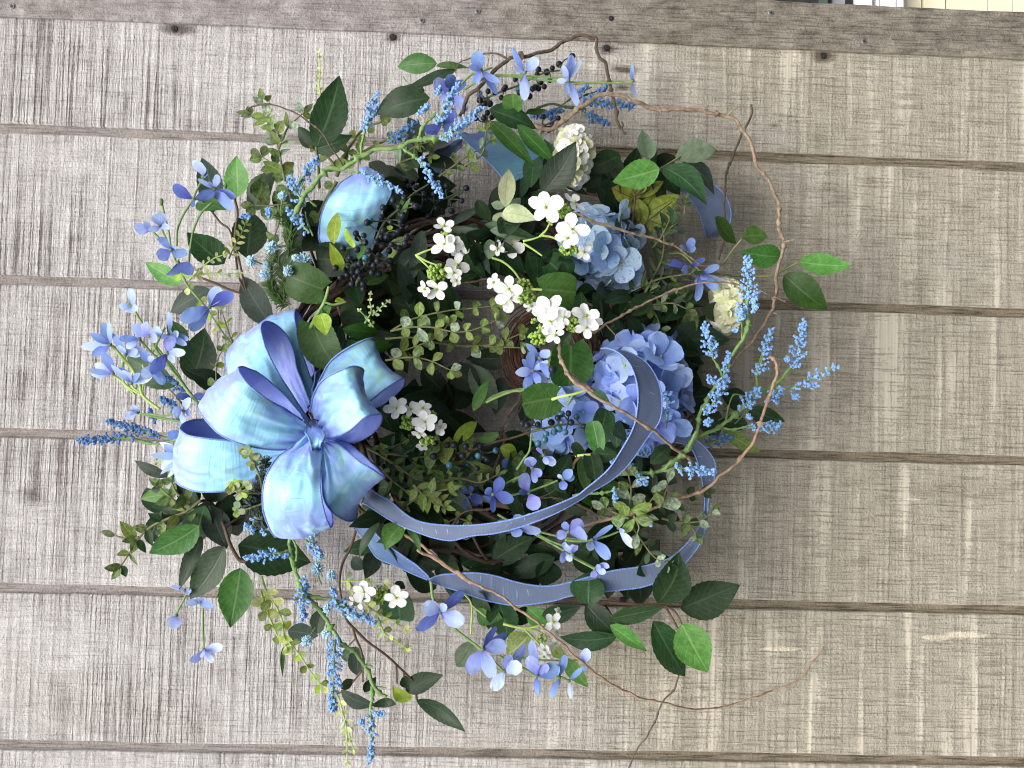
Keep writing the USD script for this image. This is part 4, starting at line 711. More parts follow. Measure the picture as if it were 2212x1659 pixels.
leafset('leaf_spray', 'dark leaf lying behind the small violet petals at the lower right', I, [(55, 850, 455, 1025, 200, .04, 'darkest', dict(roll=.1))], [([(360, 880, .045), (450, 940, .045), (545, 1000, .04)], .0010)])
KL = [(1060, 330, 1075, 132, 205, .062, 'dark', dict(roll=.2)), (1470, 318, 1595, 18, 225, .07, 'dark', dict(roll=-.25)), (1605, 352, 1952, 210, 215, .055, 'dark', dict(roll=.15)), (1608, 443, 1765, 726, 225, .065, 'bright', dict(roll=-.1, dh=.003)), (1440, 425, 1628, 748, 195, .055, 'dark', dict(roll=.3)), (1190, 410, 1508, 342, 130, .06, 'dark', dict(roll=-.35)), (1045, 325, 1245, 505, 150, .05, 'darkest'), (790, 392, 1018, 338, 125, .05, 'darkest'), (1228, 512, 892, 515, 125, .055, 'dark', dict(roll=.3)), (1188, 448, 1408, 602, 90, .062, 'bright')]
leafset('leafy_branch', 'branch of broad serrated green leaves spreading at the lower right, the lowest leaf bright', K, KL, [([(800, 320, .04), (1000, 290, .045), (1160, 310, .05), (1340, 325, .052), (1510, 332, .055)], .0013), ([(1510, 332, .055), (1550, 400, .058), (1590, 470, .055)], .0010), ([(1510, 332, .055), (1570, 370, .06), (1610, 443, .065)], .0010), ([(1160, 330, .05), (1200, 400, .055), (1230, 520, .05)], .0011)])
leafset('leafy_branch', 'brown branch with curled dark leaves drooping at the bottom of the wreath', J, [(1700, 985, 2000, 862, 150, .045, 'dark', dict(roll=.3)), (1690, 870, 1745, 968, 95, .045, 'darkest'), (1735, 1070, 1605, 950, 125, .04, 'lime', dict(roll=.2)), (1788, 1060, 2175, 1312, 140, .04, 'dark', dict(bend=-.16)), (1195, 985, 1475, 1095, 130, .05, 'grey'), (1190, 960, 1300, 900, 80, .05, 'dark'), (1380, 1000, 1470, 880, 80, .05, 'darkest'), (1445, 1105, 1630, 1095, 75, .05, 'dark', dict(bend=-.3)), (1250, 760, 1250, 640, 80, .03, 'dark'), (1310, 640, 1330, 870, 130, .03, 'grey'), (1010, 540, 1080, 320, 130, .03, 'darkest'), (780, 520, 1020, 560, 170, .025, 'grey'), (745, 640, 740, 882, 34, .04, 'mid', LN)],
        [([(1220, 330, .05), (1240, 430, .05), (1290, 490, .05), (1400, 600, .05), (1550, 710, .05), (1700, 850, .048), (1772, 930, .046), (1790, 1060, .044)], .0012), ([(1290, 490, .05), (1310, 570, .05), (1360, 700, .05), (1368, 920, .05)], .0011), ([(1360, 830, .05), (1290, 920, .05)], .0009), ([(1630, 790, .05), (1636, 930, .046)], .0009), ([(1690, 850, .048), (1690, 880, .046)], .0009), ([(1310, 580, .05), (1240, 650, .046)], .0008), ([(1313, -265, .055), (1270, -130, .05), (1205, 0, .05), (1185, 150, .05), (1210, 330, .05)], .0012)])
leafset('leaf_spray', 'two grey green and several darker leaves fanned out at the upper right', C, [(600, 1010, 545, 798, 175, .065, 'sage', dict(roll=-.4)), (785, 1005, 1075, 945, 185, .06, 'sage', dict(roll=.35)), (668, 1080, 338, 1172, 205, .075, 'bright', dict(roll=.3)), (395, 985, 150, 1110, 160, .055, 'dark'), (685, 1068, 1002, 1335, 215, .07, 'dark', dict(roll=.3, bend=.1)), (830, 1025, 1055, 1262, 140, .055, 'grey'), (690, 1080, 815, 1265, 120, .05, 'dark'), (360, 1070, 115, 1215, 110, .05, 'darkest')],
        [([(670, 1080, .072), (640, 1110, .07), (560, 1130, .065), (460, 1140, .06)], .0014, 'stem_olive'), ([(830, 985, .06), (740, 1040, .065), (660, 1085, .07)], .0011, 'stem_olive')])
th = Thing('lobed_leaf', 'yellow green lobed leaf with dark red veins right of the pale hydrangea', 'leaf', P(C, 500, 1280, .05))
for tx, ty, w, bx, by in ((700, 1165, 110, 500, 1280), (808, 1262, 150, 560, 1400), (800, 1520, 190, 560, 1430), (520, 1545, 200, 490, 1270), (330, 1215, 180, 490, 1290), (530, 1130, 150, 490, 1270), (420, 1540, 170, 480, 1300), (640, 1240, 150, 540, 1500)):
    leaf(th, C, bx, by, tx, ty, w * .86, .045 + rng.uniform(0, .008), 'coral', dh=.003, roll=rng.uniform(-.2, .2), wave=.09, shape='lance', name='lobe')
stem(th, C, [(470, 1540, .056), (485, 1400, .056), (495, 1275, .056), (465, 1200, .056)], .0013, 'stem_brown', taper=.5)
stem(th, C, [(520, 1520, .055), (620, 1420, .055), (760, 1310, .053)], .0007, 'stem_brown', 'vein'); stem(th, C, [(495, 1275, .056), (570, 1210, .055), (680, 1175, .053)], .0007, 'stem_brown', 'vein')
leafset('leaf_spray', 'very dark glossy pointed leaf left of the cream snowball at the top', B, [(1790, 1385, 2055, 985, 265, .075, 'darkest', dict(roll=.15, bend=.03))])
leafset('leaf_spray', 'mid green pointed leaves overlapping the upper teal ribbon', B, [(1385, 830, 1732, 1195, 160, .07, 'mid', dict(roll=.2)), (1595, 855, 1888, 1150, 135, .072, 'mid', dict(roll=-.1)), (1375, 735, 1745, 885, 200, .065, 'dark', dict(roll=.1)), (1565, 725, 1560, 610, 150, .065, 'bright', R_), (1665, 760, 1825, 735, 85, .06, 'mid')])
leafset('leafy_branch', 'dark green leaves spreading left under the top blue flowers', B, [(965, 370, 655, 400, 150, .05, 'mid', dict(roll=.4)), (1115, 425, 685, 600, 120, .055, 'dark', dict(roll=-.4)), (905, 640, 490, 770, 245, .06, 'dark', dict(roll=.1)), (960, 390, 1215, 410, 55, .055, 'mid'), (870, 590, 700, 560, 90, .05, 'darkest')], [([(700, 480, .05), (725, 520, .05)], .0008, 'stem_green')])
leafset('velvet_leaf_spray', 'pale velvety sage leaves standing between the top white florets', B, [(1500, 1500, 1530, 1198, 140, .09, 'velvet', dict(roll=.15)), (1475, 1545, 1750, 1600, 150, .08, 'velvet', dict(roll=-.2)), (1490, 1500, 1390, 1470, 70, .07, 'sage'), (1470, 1540, 1450, 1670, 110, .07, 'velvet'), (1500, 1520, 1620, 1430, 80, .07, 'sage')])
leafset('leaf_spray', 'curved grey green leaf hanging left of the opening beside the berries', E, [(850, 330, 768, 728, 140, .07, 'grey', dict(bend=-.08, roll=-.3)), (1280, 90, 1390, 270, 110, .06, 'dark'), (1340, 280, 1760, 400, 90, .07, 'dark'), (1380, 400, 1370, 558, 120, .075, 'sage'), (1380, 330, 1730, 390, 110, .078, 'sage'), (1050, 330, 1340, 330, 60, .065, 'dark'), (1290, 160, 1060, 300, 70, .05, 'grey')])
leafset('heart_leaf_spray', 'heart shaped dark and light green leaves beside the lower white florets', E, [(1850, 585, 1990, 720, 270, .085, 'dark', dict(shape='round', roll=.2)), (1775, 790, 2055, 815, 285, .095, 'bright', dict(shape='round', roll=-.3, wave=.08)), (1740, 1200, 1830, 1000, 210, .075, 'dark', R_), (1950, 1230, 2030, 1130, 120, .07, 'dark')], [([(1700, 790, .095), (1740, 792, .097), (1790, 795, .097)], .0011, 'stem_lime')])
leafset('lime_leaf_spray', 'bright lime leaves among the black berries in front of the teal loop', E, [(160, 435, 188, 190, 120, .085, 'lime', dict(roll=.25)), (225, 640, 125, 425, 100, .09, 'lime', dict(roll=-.3)), (330, 470, 240, 305, 60, .08, 'lime'), (690, 200, 760, 70, 110, .06, 'bright'), (400, 750, 590, 680, 110, .07, 'mid'), (590, 560, 745, 370, 110, .065, 'olive'), (640, 80, 640, 170, 70, .06, 'bright'), (590, 330, 600, 290, 50, .07, 'lime'), (700, 190, 640, 240, 100, .06, 'mid'), (350, 560, 410, 440, 70, .07, 'bright')])
leafset('leaf_spray', 'three very dark leaves in shade at the bottom of the inner opening', E, [(845, 1420, 1100, 1650, 180, .03, 'darkest', dict(roll=.1)), (1055, 1400, 1318, 1605, 215, .035, 'darkest', dict(roll=-.1)), (1545, 1335, 1195, 1335, 180, .03, 'darkest')])
leafset('velvet_leaf_spray', 'grey velvety leaf hanging inside the opening left of the nest', E, [(1235, 1385, 1440, 1740, 215, .04, 'sage', dict(roll=.2)), (1480, 1480, 1420, 1780, 150, .03, 'grey'), (1700, 1640, 1640, 1850, 160, .03, 'grey')])
leafset('leaf_spray', 'round dark leaf behind the blue star flower at the centre right', E, [(2010, 1235, 2000, 1548, 340, .085, 'mid', dict(shape='round', roll=.2)), (1830, 1400, 1870, 1270, 60, .08, 'lime')])
leafset('heart_leaf_spray', 'round crinkled green leaf over the lower blue petals at the centre', H, [(1900, 165, 1630, 215, 275, .10, 'mid', dict(shape='round', roll=.25, wave=.08))], [([(1868, 180, .10), (1950, 155, .104), (2030, 140, .106), (2130, 110, .106)], .0012, 'stem_lime'), ([(2030, 140, .106), (1990, 220, .1)], .0009, 'stem_green')])
leafset('lime_leaf_spray', 'lime toothed leaves beside the teal black berries inside the ring', H, [(1250, 270, 1370, 20, 90, .06, 'bright', dict(roll=.3)), (1090, 500, 1280, 355, 120, .065, 'lime', dict(roll=-.3)), (1450, 450, 1265, 500, 80, .06, 'bright'), (1460, 560, 1590, 610, 120, .055, 'lime', dict(roll=.3)), (1240, 660, 1320, 760, 90, .06, 'lime'), (1180, 640, 1050, 690, 60, .055, 'lime')], [([(1250, 265, .06), (1380, 170, .06), (1500, 120, .06), (1640, 95, .06)], .0012, 'stem_green')])
leafset('glossy_leaf_spray', 'small glossy oval green leaves below the big blue hydrangea', I, [(205, 130, 240, 325, 145, .10, 'dark', dict(shape='round', roll=.1)), (208, 115, 422, 118, 130, .10, 'dark', dict(roll=-.1)), (125, 120, 60, 30, 85, .095, 'dark', R_), (672, 190, 835, 50, 130, .095, 'dark', dict(roll=.2)), (580, 235, 580, 130, 60, .09, 'dark', R_), (690, 260, 690, 440, 90, .06, 'darkest'), (720, 250, 880, 340, 160, .055, 'dark')], [([(90, 130, .095), (130, 125, .1), (205, 120, .1)], .0012, 'stem_lime'), ([(130, 125, .1), (80, 180, .09), (70, 230, .085)], .0013, 'stem_brown')])
leafset('glossy_leaf_spray', 'pair of dark glossy leaves low on the front of the big hydrangea', F, [(235, 1490, 195, 1308, 125, .115, 'mid', dict(shape='round', roll=.2)), (230, 1440, 290, 1225, 160, .10, 'dark', R_), (180, 1110, 320, 1180, 80, .125, 'dark')])
leafset('leaf_spray', 'large dark leaf with pale midrib right of the hydrangea behind the spikes', F, [(690, 770, 1165, 738, 260, .05, 'darkest', dict(roll=.15, bend=.03)), (430, 640, 725, 555, 185, .05, 'dark'), (790, 890, 985, 905, 120, .04, 'darkest'), (800, 910, 870, 1085, 120, .035, 'darkest')])
leafset('leafy_branch', 'dark leaves half hidden behind the blue spikes on the right', F, [(1290, 1150, 1105, 1130, 160, .03, 'dark'), (1290, 1225, 1555, 1312, 130, .035, 'dark'), (1290, 1330, 1068, 1320, 120, .035, 'dark'), (1115, 1380, 1380, 1535, 120, .04, 'olive', dict(roll=.2))], [([(1380, 1200, .035), (1300, 1230, .035), (1200, 1330, .035)], .0009, 'stem_green')])
leafset('leafy_branch', 'two separate green leaves reaching farthest right beyond the looping vine', F, [(1648, 188, 2022, 215, 160, .05, 'bright', dict(roll=.25)), (1545, 280, 1855, 525, 225, .045, 'mid', dict(roll=-.2)), (1520, 150, 1232, 115, 165, .045, 'mid'), (1255, 12, 1432, 10, 140, .05, 'bright'), (1060, -130, 1210, 60, 130, .05, 'mid', dict(roll=.3))], [([(1648, 190, .05), (1560, 235, .048), (1470, 280, .046), (1350, 290, .042), (1150, 280, .04), (1000, 260, .04)], .0012, 'stem_olive'), ([(1250, 25, .05), (1180, 110, .046), (1110, 200, .042), (1000, 262, .04)], .0010, 'stem_olive')])
leafset('round_leaf_spray', 'dark round leaf behind the low white florets at the bottom', J, [(1640, 220, 1660, 435, 270, .04, 'dark', R_), (1640, 190, 1680, 130, 90, .04, 'dark')])
leafset('leaf_spray', 'pale back-lit green leaves above the lowest blue flowers', K, [(375, 545, 285, 690, 150, .045, 'sage', dict(roll=.3)), (712, 500, 585, 620, 170, .045, 'olive', dict(roll=-.2)), (925, 640, 1062, 815, 95, .04, 'bright'), (850, 560, 940, 640, 80, .045, 'olive'), (500, 270, 590, 420, 190, .04, 'mid'), (415, 320, 560, 410, 150, .035, 'mid'), (700, 340, 840, 450, 110, .04, 'bright'), (610, 420, 760, 380, 110, .03, 'darkest')],
        [([(330, 260, .05), (375, 330, .05), (370, 500, .05)], .0010, 'stem_lime'), ([(375, 330, .05), (460, 400, .05)], .0009, 'stem_lime'), ([(560, 440, .05), (680, 465, .052), (800, 445, .05)], .0012, 'stem_lime'), ([(680, 465, .052), (770, 555, .05)], .0010, 'stem_lime')])

# small-leaved sprigs
def sprig(lab, fr, pts, h, n, ln, w, mats, name='sprig', extra=(), **kw):
    th = Thing(name, lab, 'sprig', P(fr, pts[0][0], pts[0][1], h)); spray_leaves(th, fr, pts, h, n, ln, w, mats, **kw)
    for e in extra: spray_leaves(th, fr, e[0], h, e[1], ln, w, mats, **kw)
    return th
MO = ('mottled', 'olive', 'mottled', 'silver')
sprig('mottled green sprig reaching up and left at the top left edge', A, [(1740, 1050), (1690, 800), (1650, 680), (1580, 540), (1560, 430)], .065, 6, 165, 80, ('mottled', 'olive', 'silver'), shape='leaf', extra=[([(1690, 800), (1760, 640), (1880, 520)], 3), ([(1700, 700), (1620, 560), (1470, 530)], 3)])
sprig('dark mottled sprig left of the teal loop over the oval leaves', A, [(1790, 1200), (1740, 1020), (1650, 920), (1560, 860)], .06, 4, 150, 95, ('mottled', 'dark', 'mottled'), extra=[([(1760, 1220), (1640, 1240), (1500, 1240)], 3), ([(1690, 1230), (1700, 1350), (1660, 1480)], 2)])
sprig('olive sprig rising behind the upper thick green stem', B, [(180, 1260), (230, 1120), (300, 1000), (400, 880), (540, 830)], .05, 5, 105, 75, ('olive', 'mottled'), extra=[([(190, 1240), (130, 1130), (20, 1040)], 3), ([(210, 1200), (400, 1060), (600, 960)], 4), ([(180, 1300), (90, 1450), (40, 1560)], 2)], stem_mat='stem_olive', r=.0016)
sprig('greyish olive sprig behind the descending blue spike', B, [(980, 1260), (1080, 1190), (1200, 1100), (1330, 1030), (1380, 980)], .05, 5, 130, 55, ('olive', 'sage', 'mottled'), extra=[([(700, 1100), (800, 1020), (900, 990)], 3), ([(640, 1170), (760, 1120), (900, 1110)], 3), ([(1180, 1180), (1320, 1080), (1350, 900)], 2)])
BX = ('olive', 'olive', 'mottled', 'silver')
sprig('uppermost boxwood-like sprig across the dark opening', E, [(620, 1110), (740, 1040), (900, 990), (1080, 955), (1250, 940), (1400, 925)], .075, 6, 130, 85, BX, r=.0009)
sprig('longest boxwood-like sprig, mid opening, pointing at the white florets', E, [(600, 1120), (760, 1090), (930, 1090), (1100, 1125), (1250, 1110), (1440, 1030)], .085, 7, 132, 88, BX, r=.0009)
sprig('boxwood-like sprig with its fine tip over the bird nest', E, [(560, 1180), (760, 1170), (950, 1210), (1150, 1235), (1350, 1240), (1640, 1250)], .07, 6, 130, 83, BX, r=.0009, extra=[([(1200, 1240), (1420, 1220), (1620, 1140)], 4)])
sprig('lowest boxwood-like sprig just right of the bow', E, [(560, 1350), (680, 1330), (800, 1328), (920, 1355), (1080, 1430)], .09, 4, 130, 88, BX, r=.0009)
sprig('short boxwood-like sprig crossing the middle of the opening', E, [(620, 1300), (800, 1240), (960, 1170), (1060, 1060)], .08, 5, 127, 83, BX, r=.0009)
sprig('mottled grey green sprig at the lower right end of the wreath', I, [(560, 640), (700, 540), (860, 490), (1000, 430), (1100, 410)], .06, 5, 130, 75, ('mottled', 'silver', 'dark'), shape='leaf', extra=[([(760, 620), (900, 650), (1060, 640), (1160, 560)], 4), ([(960, 640), (1000, 700), (1030, 750)], 2)])
sprig('silvery mottled leaf cluster below the thick green stem on the right', I, [(500, 600), (510, 500), (520, 400), (500, 280)], .085, 4, 175, 95, ('silver', 'mottled', 'olive'), extra=[([(520, 560), (640, 520), (720, 420)], 2), ([(740, 540), (780, 450), (810, 340)], 1), ([(500, 620), (400, 580), (320, 540)], 2), ([(540, 600), (580, 680), (570, 740)], 1)])
sprig('dark drooping sprig crossing the ribbon on the lower right', I, [(540, 700), (620, 820), (700, 920), (800, 970)], .07, 5, 130, 55, ('dark', 'mottled', 'silver'))
sprig('mottled olive sprig fanning out under the bow at the far left', G, [(1080, 480), (960, 570), (830, 620), (700, 680), (600, 770), (530, 880), (450, 1000)], .06, 7, 170, 82, ('mottled', 'olive', 'dark', 'mottled'), shape='leaf', extra=[([(960, 560), (860, 470), (760, 380)], 3), ([(1000, 500), (900, 430), (850, 330)], 2), ([(600, 770), (500, 780), (410, 755)], 1)], r=.0013)
sprig('bright yellow green trailing sprig at the bottom left of the wreath', J, [(575, 90), (610, 200), (690, 330), (740, 450), (755, 560), (860, 690), (960, 840), (1045, 945)], .055, 10, 110, 72, ('butter', 'olive', 'lime'), extra=[([(570, 200), (620, 370), (700, 560), (770, 640)], 5)], stem_mat='stem_lime', r=.0010)
sprig('pale trailing sprig tip hanging lowest, left of the last blue spike', J, [(1130, 950), (1180, 1050), (1215, 1180), (1250, 1290), (1290, 1440)], .045, 7, 70, 32, ('butter', 'velvet'), stem_mat='stem_lime', r=.0008, extra=[([(1235, 1230), (1245, 1400), (1245, 1540)], 4)])
sprig('pale yellow green sprig beside the low white florets', J, [(1260, 130), (1320, 220), (1390, 310), (1500, 390), (1600, 440), (1700, 500)], .065, 7, 80, 48, ('butter', 'olive', 'velvet'), stem_mat='stem_lime', r=.0009, extra=[([(1480, 400), (1540, 540), (1620, 590), (1700, 645)], 5), ([(1200, 130), (1350, 130), (1540, 150)], 3)])
sprig('tiny pale sprig sticking up behind the top left dark leaf', A, [(2030, 420), (2010, 300), (2015, 180), (2008, 40)], .04, 9, 42, 22, ('butter', 'velvet'), stem_mat='stem_lime', r=.0008)
sprig('feathery pale yellow sprig over the dark leaf at the far left', D, [(985, 230), (1030, 190), (1100, 120), (1180, 60), (1260, 30)], .06, 6, 62, 32, ('butter', 'velvet'), stem_mat='stem_lime', r=.0009, extra=[([(1010, 200), (1150, 175), (1260, 180), (1370, 175)], 5)])
sprig('yellow green leaf buds along the stem of the far left blue flower', D, [(900, 70), (960, 240), (1060, 370), (1130, 450), (1220, 590), (1340, 740), (1420, 700)], .066, 7, 90, 52, ('butter', 'lime', 'olive'), stem_mat='stem_green', r=.0011)
sprig('upright olive bud sprig over the dark left leaf', A, [(1300, 1659), (1340, 1570), (1390, 1480), (1430, 1390)], .06, 6, 75, 34, ('olive', 'butter'), stem_mat='stem_olive', r=.0007)
sprig('pale budding sprig between the round leaves and the opening', E, [(400, 1060), (450, 970), (440, 880), (445, 830)], .085, 5, 40, 22, ('butter', 'velvet'), stem_mat='stem_green', r=.0008, extra=[([(460, 1000), (520, 940), (580, 890)], 4), ([(470, 1090), (400, 1000), (360, 960)], 2)])
sprig('olive sprig with rounded leaves left of the upper bow loop', D, [(1210, 1090), (1200, 960), (1215, 850), (1250, 780)], .07, 3, 95, 60, ('olive', 'lime'), stem_mat='stem_olive', r=.0008)
sprig('thin leaf sprig on the left flower stem above the bow', D, [(1330, 720), (1290, 610), (1240, 450)], .07, 3, 90, 34, ('olive', 'lime'), stem_mat='stem_olive', r=.0007)
sprig('dark narrow-leaved sprig right of the bow by the teal berries', H, [(560, 600), (700, 620), (850, 630), (960, 640)], .065, 6, 130, 36, ('dark', 'grey', 'dark'), shape='lance', r=.0012, extra=[([(600, 560), (680, 530), (750, 490)], 3), ([(420, 560), (560, 640), (700, 760)], 5)])
sprig('mottled olive sprig in the middle under the teal berries', H, [(560, 640), (680, 720), (780, 790), (900, 830), (1040, 810)], .07, 6, 135, 46, ('mottled', 'dark', 'olive'), shape='lance', r=.0011, extra=[([(1000, 820), (1150, 800), (1300, 830), (1440, 770)], 6), ([(520, 700), (600, 800), (700, 880), (760, 940)], 4)])
sprig('bright olive leaf rosette above the ribbon tail', H, [(780, 850), (850, 920), (920, 970), (1020, 1010)], .085, 5, 150, 62, ('olive', 'mottled', 'olive'), shape='leaf', r=.0011, extra=[([(880, 940), (980, 900), (1060, 880)], 2), ([(850, 920), (780, 970), (730, 1010)], 2)])
sprig('small pale leaves peeping out under the middle ribbon', H, [(1240, 1150), (1200, 1130), (1120, 1110), (1060, 1140)], .05, 3, 80, 48, ('olive', 'butter'))
sprig('grassy dark sprig right of the pale blue hydrangea', F, [(560, 420), (620, 300), (680, 180), (700, 60), (690, -60)], .055, 8, 130, 34, ('dark', 'mottled', 'grey'), shape='lance', r=.0012, extra=[([(420, 420), (560, 350), (700, 300), (900, 270)], 7), ([(560, 420), (700, 440), (860, 470)], 6)])
sprig('dusky mottled sprig beneath the brown twig on the right', F, [(330, 430), (450, 470), (600, 490), (760, 480), (860, 520)], .06, 6, 120, 58, ('mottled', 'silver', 'dark'), r=.0011, extra=[([(590, 500), (640, 560), (680, 660)], 3), ([(340, 380), (350, 480), (340, 570)], 2)])
sprig('mixed leaf sprig left of the lobed yellow leaf at the right', C, [(620, 1640), (680, 1560), (720, 1480), (760, 1390)], .055, 4, 120, 50, ('mottled', 'grey', 'dark'), r=.0010, extra=[([(740, 1500), (830, 1420), (850, 1330)], 2)])

# needle sprig, tufts, eucalyptus buds, pompoms
th = Thing('needle_sprig', 'feathery rosemary-like green sprig left of the round leaf', 'sprig', P(D, 1680, 300, .06)); ms = []
for pts in ([(1790, 420), (1680, 380), (1640, 200), (1640, 60), (1680, -40)], [(1740, 420), (1660, 330), (1610, 250)], [(1720, 440), (1740, 300), (1700, 120), (1650, 0)], [(1760, -60), (1780, -160), (1720, -260)], [(1760, 60), (1800, -60), (1790, -200), (1745, -320)]):
    c = spline([P(D, x, y, .062) for x, y in pts], 46); th.part('stem', tube(c[::3], .0008, 5), 'stem_olive')
    for i in range(1, 46):
        d = unit(c[i] - c[i - 1])
        for k in range(4):
            o = np.array([rng.gauss(0, 1), rng.gauss(0, 1), rng.gauss(0, .8)]); o = unit(unit(o - d * np.dot(o, d)) + d * .8)
            ms.append(tube([c[i], c[i] + o * .004, c[i] + o * rng.uniform(.006, .009)], [.0004, .0004, .0002], 3))
th.part('needles', join(ms), 'needle_green', kind='stuff')
for lab, fr, rows, h in (('pale blue fuzzy pompom sprig left of the round green leaf', D, [(1480, 78, 40), (1582, 185, 40), (1898, 72, 54), (1764, 157, 38), (1828, 52, 30), (1592, 110, 26), (1640, -30, 46), (1720, -430, 32)], .075),
                         ('pale blue fuzzy pompom sprig hanging under the lower bow loop', J, [(1012, 32, 45), (1122, 82, 40), (1092, 342, 36), (1282, 402, 36), (1086, 540, 38), (930, 602, 42), (1020, -70, 40), (975, -250, 42)], .065)):
    th = Thing('pompom_sprig', lab, 'sprig', P(fr, *rows[0][:2], h)); xs = np.mean([r[:2] for r in rows], 0)
    for x, y, r in rows: pompom(th, fr, x, y, h + rng.uniform(-.006, .006), r, (x * .6 + xs[0] * .4 + 10, y * .6 + xs[1] * .4 + 50, h - .012))
for lab, fr, spots, h, mat, n in (('pale round-leaved eucalyptus sprig tucked against the left bow loop', G, [(1450, 110), (1500, 160), (1430, 80), (1490, 200), (1530, 120), (1350, 370), (1400, 430), (1450, 350), (1310, 380), (1380, 340), (1370, 530), (1380, 565)], .125, 'bud', 0),):
    th = Thing('eucalyptus_sprig', lab, 'sprig', P(fr, 1450, 200, h))
    stem(th, fr, [(1640, 560, .10), (1570, 420, .118), (1540, 280, .124), (1470, 150, .126)], .0012, 'stem_olive'); stem(th, fr, [(1570, 420, .118), (1470, 420, .122), (1350, 400, .124)], .0009, 'stem_olive'); stem(th, fr, [(1580, 500, .118), (1470, 540, .12), (1370, 560, .12)], .0009, 'stem_olive')
    for x, y in spots:
        for k in range(5 if y < 500 else 2):
            a = rng.random() * 6.28; b0 = P(fr, x, y, h + rng.uniform(-.003, .003)); d = np.array([math.cos(a), math.sin(a), rng.uniform(-.1, .5)])
            m, uv = blade(b0, b0 + unit(d) * size(fr, rng.uniform(42, 62), h), size(fr, rng.uniform(36, 52), h), W3 + d * rng.uniform(-.6, .3), 'round', .06, .1, .04, nl=10, nw=5)
            th.part('leaf', m, 'leaf_' + rng.choice(('olive', 'velvet', 'lime') if 250 < y < 500 else ('olive', 'velvet', 'sage')), uv=uv)
th = Thing('spiky_tuft_sprig', 'dark grey green spiky tufts beside the lower bow loop', 'sprig', P(G, 1500, 520, .12))
for x, y, r in ((1480, 520, 75), (1560, 640, 65), (1500, 420, 60), (1560, 380, 60), (1590, 190, 60), (1570, 300, 55), (1540, 560, 50)):
    c = P(G, x, y, .116); R = size(G, r, .116); ms = [ball(c, R * .3, 1)]
    for k in range(70):
        d = unit(np.array([rng.gauss(0, 1), rng.gauss(0, 1), rng.gauss(0, .8)])); ms.append(tube([c, c + d * R * .6, c + d * R * rng.uniform(.8, 1.1)], [.0005, .0005, .0003], 4)); ms.append(ball(c + d * R, .0006, 0))
    th.part('tuft', join(ms), 'tuft_grey')
# ---------------------------------------------------------------- long-stemmed blue flowers
def blooms(lab, fr, rows, stems=(), h=.08, name='blue_flower_spray', cat='flower', shape='petal', buds=()):
    th = Thing(name, lab, cat, P(fr, rows[0][0], rows[0][1], h))
    for r in rows:
        flower(th, fr, r[0], r[1], (r[3] if len(r) > 3 else h) + rng.uniform(-.004, .004), r[2], shape=shape)
    for q in stems: stem(th, fr, q[0], (q[1] if len(q) > 1 else .0011) * .85, q[2] if len(q) > 2 else 'stem_green', h=h - .006, taper=.85)
    for x, y, r in buds:
        c = P(fr, x, y, h); th.part('bud', ball(c, size(fr, r, h), 1, (.7, 1.3, .7)), 'calyx')
    return th
blooms('tallest blue blossoms on a forked stem at the upper left, darkest petals lowest', A, [
    (1098, 1015, [(1045, 895, 132, 'l'), (1125, 1000, 40, 'm')]),
    (1025, 1195, [(868, 1085, 120, 'd'), (1190, 1145, 105, 'd'), (1030, 1250, 60, 'd')]),
    (1190, 1110, [(1060, 1035, 42, 'l'), (1212, 1000, 75, 'l'), (1335, 1268, 110, 'm'), (1352, 1180, 85, 'm'), (1130, 1060, 50, 'l')])],
    [([(1100, 1030), (1050, 1120), (1010, 1210), (940, 1320), (897, 1440), (893, 1560)],), ([(1170, 1220), (1085, 1300), (1020, 1450), (990, 1659), (985, 1750)],)], .085, buds=[(1105, 995, 22), (1275, 1090, 20)])
blooms('blue blossoms with two pale round petals left of the dark oval leaves', A, [
    (765, 1405, [(755, 1298, 140, 'l'), (680, 1440, 70, 'l'), (835, 1430, 75, 'l')]), (690, 1435, [(558, 1420, 122, 'l'), (640, 1370, 70, 'l')]),
    (850, 1590, [(750, 1490, 78, 'm'), (965, 1630, 120, 'm'), (745, 1650, 120, 'm'), (870, 1560, 80, 'm')]),
    (905, 1690, [(835, 1790, 130, 'd'), (1010, 1780, 130, 'd')])],
    [([(770, 1415), (820, 1530), (870, 1640), (905, 1730)],), ([(690, 1435), (760, 1500), (800, 1540)],), ([(775, 1220), (800, 1330), (830, 1450), (845, 1560)],)], .078, buds=[(765, 1395, 18), (773, 1215, 24)])
blooms('lone cup of pale blue petals at the far left above the star flowers', D, [(535, 435, [(540, 298, 120, 'l'), (440, 430, 60, 'l'), (592, 455, 64, 'l'), (510, 485, 90, 'l')])], [([(570, 480), (630, 580), (700, 700), (780, 810), (880, 930), (960, 1060), (1045, 1165)],)], .075, buds=[(525, 410, 26)])
blooms('big periwinkle blossom with one dark petal on the stem above the bow', D, [(1150, 440, [(1225, 283, 130, 'l'), (1330, 328, 130, 'd'), (928, 545, 150, 'm'), (1005, 622, 120, 'm')])], (), .08)
